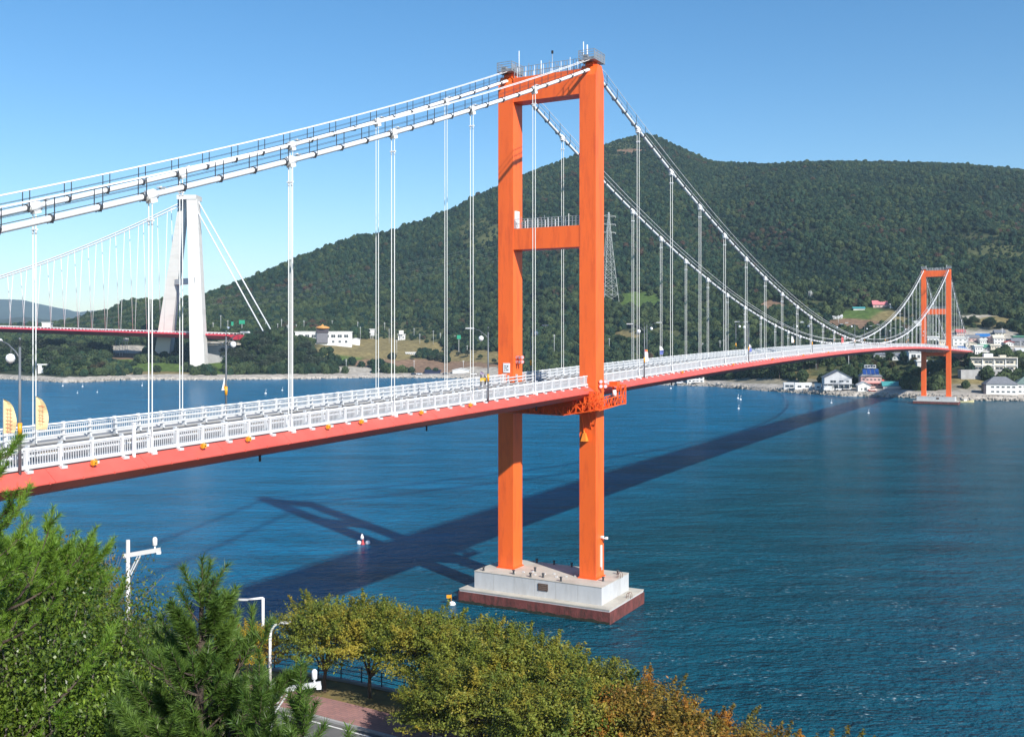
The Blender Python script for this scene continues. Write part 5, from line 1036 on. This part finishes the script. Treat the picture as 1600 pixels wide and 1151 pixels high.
def wire(a, b, sag, label, r=.03):
    a = Vector(a); b = Vector(b); pts = []
    for i in range(25):
        u_ = i / 24; p = a.lerp(b, u_); p.z -= sag * 4 * u_ * (1 - u_); pts.append(tuple(p))
    return MB().tube(pts, r, 4, cap=False)
pw = empty('power_line', (pA.x, pA.y, pA.z)); tag(pw, 'thin pale power lines running left from the lattice tower across the hillside', 'power line', None)
for k, (dz, dx) in enumerate(((.96, -6), (.87, -6), (.78, -6), (.96, 6), (.87, 6), (.78, 6))):
    w_ = wire((dx, 0, HA * dz - 1.6), (-505 + dx * .3, -20, 38 + HA * (dz - .8) * .5 - pA.z), 10, ''); w_.build('wire', mat('wire_pale', (.3, .32, .31), .5, .05, 1), pw)
# stones along the far shore
def boulders(name, label, pts, n, s0, s1, spread, m, seed):
    r = np.random.default_rng(seed); V0, F0 = ico(1); Vs, Fs = [], []
    for i in range(n):
        u_ = r.random() * (len(pts) - 1); j = int(u_); f = u_ - j; a, b = pts[j], pts[j + 1]; x = a[0] * (1 - f) + b[0] * f + r.normal() * spread * .3; y = a[1] * (1 - f) + b[1] * f + r.uniform(0, 1) * spread; s = r.uniform(s0, s1)
        q = V0 * (s * r.uniform(.6, 1.2, (1, 3))) * (1 + .25 * r.normal(size=(len(V0), 1))); Vs.append(q + np.array([x, y, r.uniform(.1, .25) * spread * .4 + (y - (a[1] * (1 - f) + b[1] * f)) * .35])); Fs.append(F0 + i * len(V0))
    o = link(name, np_mesh(name, np.concatenate(Vs), np.concatenate(Fs), m)); tag(o, label, kind='stuff')
shp = [((c - PX) / F * np.interp((c - PX) / F, GM, FZ0), float(np.interp((c - PX) / F, GM, FZ0)) - 1.0) for c in range(-60, 1700, 10)]
boulders('shore_stones', 'pale stones along the far waterline', shp, 3000, .25, .8, 5, mat('stone_pale', (.33, .30, .26), .9, .3, .15), 5)
wallp = [((c - PX) / F * 800, float(on(c, 800).y)) for c in range(500, 620, 8)]
boulders('stone_bank', 'heap of grey riprap below the terraced field', [(on(c, 798).x, 798) for c in range(506, 600, 8)], 500, .6, 1.5, 14, mat('stone_grey', (.30, .29, .27), .9, .3, .15), 6)
# buoys
def buoy(px, py, s, label, kind='white'):
    Y = CAMZ * F / (py - HY); o = empty('buoy', ((px - PX) / F * Y, Y, 0), 0); tag(o, label, 'buoy', 'small buoys on the strait'); o.scale = (s * .75,) * 3
    MB().lathe((0, 0, -.25), [(.1, 0), (.42, .15), (.5, .4), (.35, .65), (.1, .75)], 10).build('float', WHITE, o); MB().tube([(0, 0, .45), (.25, 0, 1.9)], .06, 5).build('stake', WHITE, o)
for i, (px, py, s) in enumerate(((98, 603, 1.4), (129, 604, 1.4), (222, 602.5, 1.4), (121, 614, 1), (152, 613, 1), (415, 615, 1.8), (441, 610, 1.4), (1048, 607, 1.6), (1153, 622.5, 1.6), (1157, 624.5, 1.6), (1154, 638.5, 1.3), (1299, 629.5, 1.3), (1357, 645.5, 1.2))):
    buoy(px, py, s, 'small white marker buoy in the ' + ('left bay in front of the white tower' if px < 300 else 'bay left of the near tower' if px < 500 else 'strait between the two orange towers'))
Yb = CAMZ * F / (850 - HY)
for dx, lb in ((-.55, 'left white float ball of the marker in the tower shadow'), (.75, 'right white float ball of the marker in the tower shadow')):
    o = empty('float_ball', ((566.5 - PX) / F * Yb + dx, Yb + .3, .1)); tag(o, lb, 'buoy'); MB().lathe((0, 0, -.35), [(.05, 0), (.3, .12), (.4, .4), (.3, .68), (.05, .8)], 12).build('ball', WHITE, o)
o = empty('marker_buoy', ((566.8 - PX) / F * Yb, Yb, 0)); tag(o, 'red marker buoy with a white conical top in the tower shadow', 'buoy')
MB().lathe((0, 0, -.3), [(.3, 0), (.35, .3), (.2, .6), (.12, 1.1)], 10).build('body', mat('buoy_red', (.45, .05, .06), .5, .1, 2), o); MB().lathe((-.1, 0, .8), [(.26, 0), (.26, .35), (.05, .8)], 10).build('topmark', WHITE, o)
Yb = CAMZ * F / (944 - HY)
o = empty('marker_buoy', ((705 - PX) / F * Yb, Yb, 0)); tag(o, 'white float with a small yellow flag at the left corner of the near pier', 'buoy')
MB().lathe((.1, 0, -.3), [(.1, 0), (.4, .15), (.45, .4), (.3, .6), (.05, .7)], 10).build('float', WHITE, o); MB().box((-.25, 0, .95), (.6, .05, .4)).tube([(0, 0, .2), (0, 0, 1.2)], .03, 5).build('flag', YEL, o)
# ------------------------------------------------------------------ things along the near road
def nz(x, y): return float(near_h(np.array([float(x)]), np.array([float(y)]))[0])
rl = empty('sea_railing', (-20, 84, 4.1)); tag(rl, 'dark blue metal railing along the top of the near seawall', 'railing')
c0 = off_curve(.22, 40); acc = 0; last = c0[0]; psts = [c0[0]]
for p in c0[1:]:
    acc += np.linalg.norm(p - last); last = p
    if acc >= 2.0: psts.append(p); acc = 0
psts = [p for p in psts if -60 < p[0] < 60]
RB = mat('railing_blue', (.03, .06, .11), .5, .1, 2); pm = MB().box((0, 0, .6), (.09, .09, 1.2)).mesh('post', RB); rm_ = MB()
for i, p in enumerate(psts):
    link('post', pm, rl, (p[0] + 20, p[1] - 84, .03))
    if i + 1 < len(psts):
        q = psts[i + 1]
        for h in (1.15, .8, .45): rm_.bar((p[0] + 20, p[1] - 84, h), (q[0] + 20, q[1] - 84, h), .05)
rm_.build('rail', RB, rl)
def davit(px, Y, ytop, yarm, arm, label, rz=0.12):
    X = (px - PX) / F * Y; z0 = 3.95 if Y < 88 else 1.5; H = zat(ytop, Y) - z0; ha = zat(yarm, Y) - z0
    o = empty('camera_pole', (X, Y, z0), rz); tag(o, label, 'pole')
    MB().tube([(0, 0, -.5), (0, 0, H * .5), (0, 0, H)], [.17, .15, .12], 10).tube([(0, 0, 3.2), (0, 0, 3.4)], .2, 10).tube([(0, 0, H * .62), (0, 0, H * .66)], .19, 10).build('mast', WALLG, o)
    MB().bar((-.3, 0, ha), (arm, 0, ha + .35), .16, .26).build('arm', WALLG, o); MB().bar((.08, 0, ha - 1.4), (arm * .38, 0, ha), .08).bar((.08, 0, ha - 1.15), (arm * .3, 0, ha), .06).build('brace', WALLG, o)
    MB().tube([(arm - .35, 0, ha + .35), (arm - .35, 0, ha + .6)], .05, 6).lathe((arm - .35, 0, ha + .6), [(.1, 0), (.15, .05), (.15, .45), (.08, .55)], 10).box((arm - .1, 0, ha + .15), (.25, .2, .15)).build('camera_dome', WHITE, o)
    c = MB()
    for k in range(3): c.tube([(arm * (.35 + .16 * k), .05, ha + .1), (arm * (.45 + .16 * k), .05, ha - .38), (arm * (.58 + .13 * k), .05, ha + .15)], .02, 4)
    c.tube([(.15, .1, ha), (.22, .1, ha * .6), (.2, .1, .4)], .012, 4).build('cable_loop', BLACK, o); return o
davit(200, 64, 843, 868, 2.0, 'pale camera mast with a long arm rising from the trees at the left')
davit(421, 54.6, 1066, 1081, 2.75, 'pale camera mast with a braced arm beside the coastal road')
def road_lamp(px, yb, h, arm, label, curved=False, Y=None, rz=math.pi):
    Y = Y or (CAMZ - 4.0) * F / (yb - HY); X = (px - PX) / F * Y; o = empty('road_lamp', (X, Y, 4.0), rz); tag(o, label, 'street lamp')
    if curved: pts = [(0, 0, 0), (0, 0, h - 1.2), (.08, 0, h - .55), (.35, 0, h - .15), (.8, 0, h), (arm, 0, h + .02)]
    else: pts = [(0, 0, 0), (0, 0, h), (.05, 0, h + .02), (arm, 0, h - .12)]
    MB().tube(pts, [.12] * 2 + [.09] * (len(pts) - 2), 8).tube([(0, 0, 0), (0, 0, .5)], .17, 8).build('pole', WHITE, o); MB().box((arm + .3, 0, pts[-1][2]), (.8, .26, .12)).build('lamp_head', WALLG, o)
road_lamp(411, 1053, 6.25, 1.3, 'white angular street lamp at the kerb behind the foreground pine')
road_lamp(422, 1090, 5.6, .9, 'white street lamp with a curved neck beside the camera mast', True, 77.5, .15)
# information board, red post, bicycle by the road
Yb = 66.0; o = empty('information_board', ((686 - PX) / F * Yb, Yb, 3.98), -.25); tag(o, 'dark information board in a white frame under the cherry trees', 'sign')
MB().box((0, 0, 1.45), (.95, .10, 2.6)).build('frame', WHITE, o); MB().box((0, -.06, 1.5), (.78, .03, 2.3)).build('panel', mat('board_navy', (.03, .035, .07), .4, .2, 2), o)
t_ = MB()
for r_ in range(9): t_.box((-.05 + .04 * (r_ % 3), -.08, 2.35 - .2 * r_), (.5 - .06 * (r_ % 4), .012, .05))
t_.build('lettering', mat('board_text', (.35, .36, .40), .6, .1, 2), o)
o = empty('red_post', ((693 - PX) / F * Yb, Yb + .3, 3.98)); tag(o, 'short red-orange post beside the dark information board', 'post'); MB().tube([(0, 0, 0), (0, 0, 2.2)], .16, 10).build('shaft', mat('post_red', (.5, .09, .04), .5, .2, 3), o); MB().tube([(0, 0, 1.2), (0, 0, 1.35)], .17, 10).build('band', WHITE, o)
o = empty('bicycle', ((727 - PX) / F * 67.5, 67.5, 3.98), .4); tag(o, 'white bicycle parked behind the information board', 'bicycle')
fr = MB()
for a, b in (((-.5, 0, .34), (-.1, 0, .3)), ((-.1, 0, .3), (.35, 0, .75)), ((-.5, 0, .34), (-.2, 0, .78)), ((-.2, 0, .78), (-.1, 0, .3)), ((-.2, 0, .78), (.35, 0, .8)), ((.38, 0, .95), (.52, 0, .34))): fr.tube([a, b], .022, 6)
fr.build('frame', WHITE, o); MB().box((-.22, 0, .92), (.26, .14, .06)).tube([(-.2, 0, .78), (-.22, 0, .92)], .015, 5).build('saddle', BLACK, o); MB().tube([(.38, -.25, 1.0), (.38, .25, 1.0)], .018, 6).build('handlebar', BLACK, o)
for a in (-.5, .52):
    w_ = MB(); w_.tube([(a + .33 * math.cos(t), 0, .34 + .33 * math.sin(t)) for t in [k * math.pi / 8 for k in range(17)]], .02, 5, cap=False); w_.build('wheel', BLACK, o)
o = empty('yellow_marker_post', ((475.5 - PX) / F * 82, 82.5, 4.0)); tag(o, 'short yellow post by the seawall railing', 'post'); MB().tube([(0, 0, 0), (0, 0, 1.0)], .13, 8).build('shaft', YEL, o)
# ------------------------------------------------------------------ cherry trees along the sidewalk
CHL = [leafmat('cherry_leaf_green', (.075, .125, .018), (.26, .28, .04), .35, .35, rand=.08, warm=((.40, .33, .045), .5)), leafmat('cherry_leaf_orange', (.12, .13, .025), (.33, .21, .032), .35, .35, rand=.12, warm=((.46, .19, .03), .6)), leafmat('cherry_leaf_yellow', (.42, .33, .03), (.55, .36, .03), .5, .3)]
def cherry(seed, fm, dens=1.0):
    return broadleaf(seed, 7, 3.7, 2.45, 4.75, int(190 * dens), 125, .21, fm, BARK, flat=.15, spray=1.15, trunk_r=.17, trunk_h=2.0, aspect=.5, low=-.55, spiky=.4)
cg = [cherry(11, CHL[0]), cherry(12, CHL[0]), cherry(13, CHL[0])]; co_ = [(bpy_copy(m, CHL[1]), t) for m, t in cg[:2]]
CH = [(-14.6, 78.6, 0, .98, 'g', 'leftmost cherry tree of the roadside row, its dark trunk clear of the others'), (-10.9, 77.2, 1, 1.0, 'g', 'second cherry tree from the left, tall spiky top above the railing'), (-6.2, 74.6, 2, .98, 'g', 'cherry tree in front of the left corner of the near pier'),
      (-2.4, 71.0, 0, 1.02, 'g', 'cherry tree in the middle of the row, left of the pier'), (-5.0, 66.6, 1, .72, 'g', 'low cherry tree by the dark information board'), (1.2, 67.0, 1, 1.05, 'g', 'cherry tree right below the near pier'), (-2.0, 64.5, 2, .95, 'g', 'bright green cherry tree at the bottom edge below the pier'),
      (4.4, 62.6, 2, 1.03, 'g', 'cherry tree just right of the pier, green turning orange'), (7.6, 58.4, 0, 1.0, 'o', 'orange-tinged cherry tree right of the green ones'), (3.2, 58.5, 0, 1.0, 'g', 'green cherry tree at the bottom edge behind the orange ones'), (10.2, 54.8, 1, .98, 'o', 'rust-orange cherry tree near the bottom edge'), (13.2, 52.0, 0, .92, 'o', 'last rust-orange cherry tree before open water'),
      (15.7, 50.3, 1, .98, 'o', 'crown tip of a yellow-green tree poking over the bottom edge'), (18.3, 48.6, 0, .95, 'o', 'small crown tip at the far right end of the tree row')]
for (x, y, k, s, c, lb) in CH:
    plant('cherry_tree', (cg if c == 'g' else co_)[k], (x, y, nz(x, y)), random.uniform(0, 6.28), (s, s, s * .95), lb, 'tree', 'cherry trees along the coastal road')
plant('yellow_tree', (bpy_copy(cg[1][0], CHL[2]), cg[1][1]), (-20.8, 79.5, nz(-20.8, 79.5)), 1, .62, 'small golden-yellow tree behind the foreground pine', 'tree')
# ------------------------------------------------------------------ shrubs and broadleaf trees on the slope
BL = [leafmat('laurel_leaf', (.028, .070, .010), (.18, .25, .03), .7, .3, .34, rand=.1), leafmat('lime_leaf', (.10, .19, .018), (.22, .32, .03), .9, .35, .4), leafmat('brown_leaf', (.07, .065, .02), (.18, .13, .035), .9, .3, rand=.1), leafmat('olive_leaf', (.07, .10, .02), (.17, .19, .04), .9, .3, .45)]
bA = broadleaf(31, 6, 2.0, 2.0, 3.9, 430, 210, .042, BL[0], BARKL, spray=.36, trunk_r=.12, flat=.7); bB = broadleaf(32, 6, 1.7, 1.9, 3.9, 330, 160, .042, BL[3], BARKL, spray=.42, trunk_r=.10, flat=.6); bD = broadleaf(34, 6, 1.9, 1.9, 3.9, 230, 110, .085, BL[2], BARKL, spray=.5, trunk_r=.10, flat=.6); bC = broadleaf(33, 6, .8, .8, 2.7, 90, 150, .036, BL[1], BARKL, spray=.34, trunk_r=.06, flat=.6)
def bl(m, px, Y, ytop, hm, label, name='broadleaf_tree', cat='tree', rz=0):
    X = (px - PX) / F * Y; g = nz(X, Y); zt = zat(ytop, Y); s = max(.3, (zt - g) / hm); plant(name, m, (X, Y, g), rz, (min(s, 1.15), min(s, 1.15), s), label, cat)
bl(bA, 10, 12.0, 1010, 5.9, 'large glossy green broadleaf tree filling the lower left corner', rz=.4); bl(bA, 115, 12.5, 1010, 5.9, 'glossy broadleaf tree between the left corner and the centre pine', rz=2.4)
bl(bB, 100, 14.5, 962, 5.8, 'olive-green tree with pale branches at the left, behind the big pine', rz=1); bl(bB, 140, 16.5, 992, 5.8, 'yellowish olive shrub in front of the left camera mast', rz=3)
bl(bC, 182, 12.2, 1040, 3.6, 'bright lime-green shrub patch left of the centre pine', 'shrub', 'shrub', 1); bl(bD, 15, 24.0, 870, 5.9, 'brownish autumn tree at the left edge behind the pine', rz=2); bl(bA, -110, 16.0, 985, 5.9, 'dark broadleaf tree cut by the left edge', rz=4)
bl(bD, 45, 22.0, 890, 5.9, 'low brown-leaved tree below the bridge deck at the left', rz=5)
bl(bB, 235, 17.5, 1015, 5.8, 'olive shrub with yellowing leaves just left of the upright-tipped pine', rz=5)
bl(bA, 20, 15.5, 975, 5.9, 'broadleaf tree directly under the big bright pine at the left', rz=1.2)
# bare twigs
tw = MB()
for k in range(70):
    a = random.uniform(0, 6.28); p = Vector((0, 0, 3.2)); d = Vector((math.cos(a) * .5, math.sin(a) * .5, 1)).normalized(); pts = [p]
    for j in range(6): d = (d + Vector((random.gauss(0, .22), random.gauss(0, .22), .08))).normalized(); p = p + d * .33; pts.append(p)
    tw.tube(pts, [.014 - .0018 * j for j in range(7)], 4, cap=False)
tw.tube([(0, 0, 0), (0, 0, 3.3)], [.09, .05], 6); X = (96 - PX) / F * 26; g = nz(X, 26); o = empty('bare_tree', (X, 26, g)); sc_ = (zat(842, 26) - g) / 5.2; o.scale = (sc_,) * 3; tag(o, 'leafless grey-twigged tree below the bridge deck at the left', 'tree'); tw.build('branches', BARKL, o)
# ------------------------------------------------------------------ pines: shoots of real needles on curved branches
PB = mat('pine_bark', (.075, .055, .042), .9, .3, 6, .6)
PN = [leafmat('pine_needles', (.045, .100, .018), (.12, .20, .035), 1.3, .2, .45, rand=.08), leafmat('pine_needles_bright', (.09, .19, .02), (.19, .31, .04), 1.1, .25, .45, rand=.08)]
def pine(seed, H, top_n, blen, fm, per=80, dens=1.0, nl=.125, shoot=.27, el=.75, step=.17):
    r = np.random.default_rng(seed); segs = [([(0, 0, -.5), (.06, .03, H * .35), (-.04, .05, H * .7), (0, 0, H)], .15, .015)]; sh = []
    def branch(p0, az, el, L_, lvl):
        n = 5; p = np.array(p0, float); d = np.array([math.cos(az) * math.cos(el), math.sin(az) * math.cos(el), math.sin(el)]); pts = [tuple(p)]
        for i in range(n):
            d = d + np.array([r.normal() * .10, r.normal() * .10, .14 + r.normal() * .05]); d /= np.linalg.norm(d); p = p + d * L_ / n; pts.append(tuple(p))
            if i >= 1 and L_ > .3:
                for _ in range(2 if lvl == 0 else 1):
                    if r.random() < dens * .8:
                        a2 = az + r.choice([-1, 1]) * r.uniform(.5, 1.0)
                        if lvl < 1 and L_ > .55: branch(tuple(p), a2, .25 + r.normal() * .15, L_ * r.uniform(.3, .48), lvl + 1)
                        else: dd = np.array([math.cos(a2) * .55, math.sin(a2) * .55, .8 + r.normal() * .15]); sh.append((p.copy(), dd / np.linalg.norm(dd), shoot * r.uniform(.6, 1.0)))
        sh.append((p.copy(), d * 1.0 + np.array([0, 0, .35]), shoot * r.uniform(.9, 1.35))); segs.append((pts, .008 + L_ * .010, .004))
    z = H
    sh.append((np.array([0, 0, H]), np.array([0, 0, 1.]), shoot * 1.3))
    k = 0
    while k < top_n:
        z -= step + .05 * r.random() + .010 * k; L_ = blen(k / top_n) * r.uniform(.75, 1.2); nb = 5 if k > 1 else 4
        for j in range(nb): branch((0, 0, z + r.normal() * .04), j * 2 * math.pi / nb + k * 1.1 + r.normal() * .25, .05 + el * (1 - .6 * k / top_n) + r.normal() * .1, L_ * r.uniform(.8, 1.15), 0)
        k += 1
    C = np.array([s_[0] for s_ in sh]); D = unit(np.array([s_[1] for s_ in sh])); Ls = np.array([s_[2] for s_ in sh]); n = len(sh); idx = np.repeat(np.arange(n), per); m = len(idx)
    t = r.random(m); base = C[idx] + D[idx] * (Ls[idx] * (t - .35))[:, None]; rad = unit(np.cross(D[idx], r.normal(size=(m, 3)))); ang = r.uniform(.4, 1.15, m)
    nd = unit(D[idx] * np.cos(ang)[:, None] + rad * np.sin(ang)[:, None] + np.array([0, 0, .05])); ln = nl * r.uniform(.8, 1.1, m) * (1 - .2 * t); w = unit(np.cross(nd, r.normal(size=(m, 3)))) * .0042
    V = np.stack([base - w, base + w, base + nd * ln[:, None] + np.array([0, 0, -.004])], 1).reshape(-1, 3)
    for c_, d_, l_ in zip(C, D, Ls): segs.append(([tuple(c_ - d_ * l_ * .4), tuple(c_ + d_ * l_ * .55)], .006, .004))
    print('pine shoots', n)
    return np_mesh('needles', V, np.arange(m * 3).reshape(-1, 3), fm), limb_mesh('trunk', segs, PB)
pc = pine(3, 7.0, 22, lambda u: .16 + 1.35 * u ** .95, PN[0], per=190, el=.5, step=.15)
ps = pine(21, 6.0, 8, lambda u: .06 + .30 * u, PN[0], per=190, el=.7, step=.16)
pf = pine(8, 8.0, 7, lambda u: .35 + 1.15 * u ** .7, PN[1], per=170, el=.55, step=.17)
pl = pine(5, 8.0, 20, lambda u: .55 + 2.0 * u ** .65, PN[1], per=130)
def pn(m, px, Y, ytop, H, label, rz=0, lean=(0, 0), s=1.0):
    X = (px - PX) / F * Y; g = nz(X, Y); zt = zat(ytop, Y); o = plant('pine_tree', m, (X, Y, g), rz, (s, s, s), label, 'tree', None, ('needles', 'trunk')); o.location.z = zt - (H + .25) * s; o.rotation_euler = (lean[0], lean[1], rz); return o
pn(pc, 316, 9.2, 868, 7.0, 'dark green young pine at bottom centre-left with an upright tip', .5)
pn(pc, 225, 10.2, 1065, 7.0, 'lower dark pine immediately left of the upright-tipped pine', 2.6)
pn(ps, 405, 8.6, 1012, 6.0, 'slim pine with its tip in front of the angular street lamp', 4.2)
pn(ps, 470, 8.2, 1030, 6.0, 'slim pine tip in front of the camera mast arm by the road', 1.2)
pn(ps, 545, 8.6, 1132, 6.0, 'tiny pine tip just above the bottom edge on the sidewalk', 3.2)
pn(pc, 285, 9.9, 1105, 7.0, 'low pine at the bottom edge in front of the upright-tipped pine', .9)
pn(pl, -250, 10.5, 700, 8.0, 'big bright pine at the left edge reaching up to the bridge deck', .3)
pn(pf, 40, 14.5, 842, 8.0, 'broad bright green pine at the left with a long shoot toward the camera mast', 2.0, s=1.12)
pn(pc, 170, 12.0, 1062, 7.0, 'small green pine among the broadleaf trees at bottom left', 3.9)
# undergrowth hiding the soil of the slope
def undergrowth():
    r = np.random.default_rng(9); n = 26000; X = r.uniform(-60, 45, n); Y = r.uniform(16, 72, n); d = sdist(X, Y); k = (d > 15.4) & (fbm(X / 3, Y / 3, 2, 3) > .38); X, Y = X[k], Y[k]; Z = near_h(X, Y)
    per = 7; idx = np.repeat(np.arange(len(X)), per); c = np.stack([X, Y, Z], 1)[idx] + r.normal(size=(len(idx), 3)) * np.array([.3, .3, .2]) + np.array([0, 0, .3]); nr = unit(r.normal(size=(len(idx), 3)) * .6 + np.array([0, 0, .8]))
    V, Fc = leaf_quads(c, nr, r.uniform(.12, .24, len(idx)) * np.where(c[:, 1] < 35, .4, 1), r.uniform(.08, .15, len(idx)) * np.where(c[:, 1] < 35, .4, 1), r)
    tag(link('undergrowth', np_mesh('undergrowth', V, Fc, BL[3])), 'leafy undergrowth on the near slope', kind='stuff')
undergrowth()
# ------------------------------------------------------------------ haze
HZ = MB().box((0, 3200, 225), (12400, 7800, 466)); hm = bpy.data.materials.new('haze'); hm.use_nodes = True; nt = hm.node_tree; nt.nodes.remove(nt.nodes['Principled BSDF'])
pv = nt.nodes.new('ShaderNodeVolumePrincipled'); pv.inputs['Color'].default_value = (.58, .80, 1, 1); pv.inputs['Density'].default_value = .000075; pv.inputs['Anisotropy'].default_value = .0; nt.links.new(pv.outputs[0], nt.nodes['Material Output'].inputs['Volume'])
HO = HZ.build('haze', hm); HO['kind'] = 'stuff'
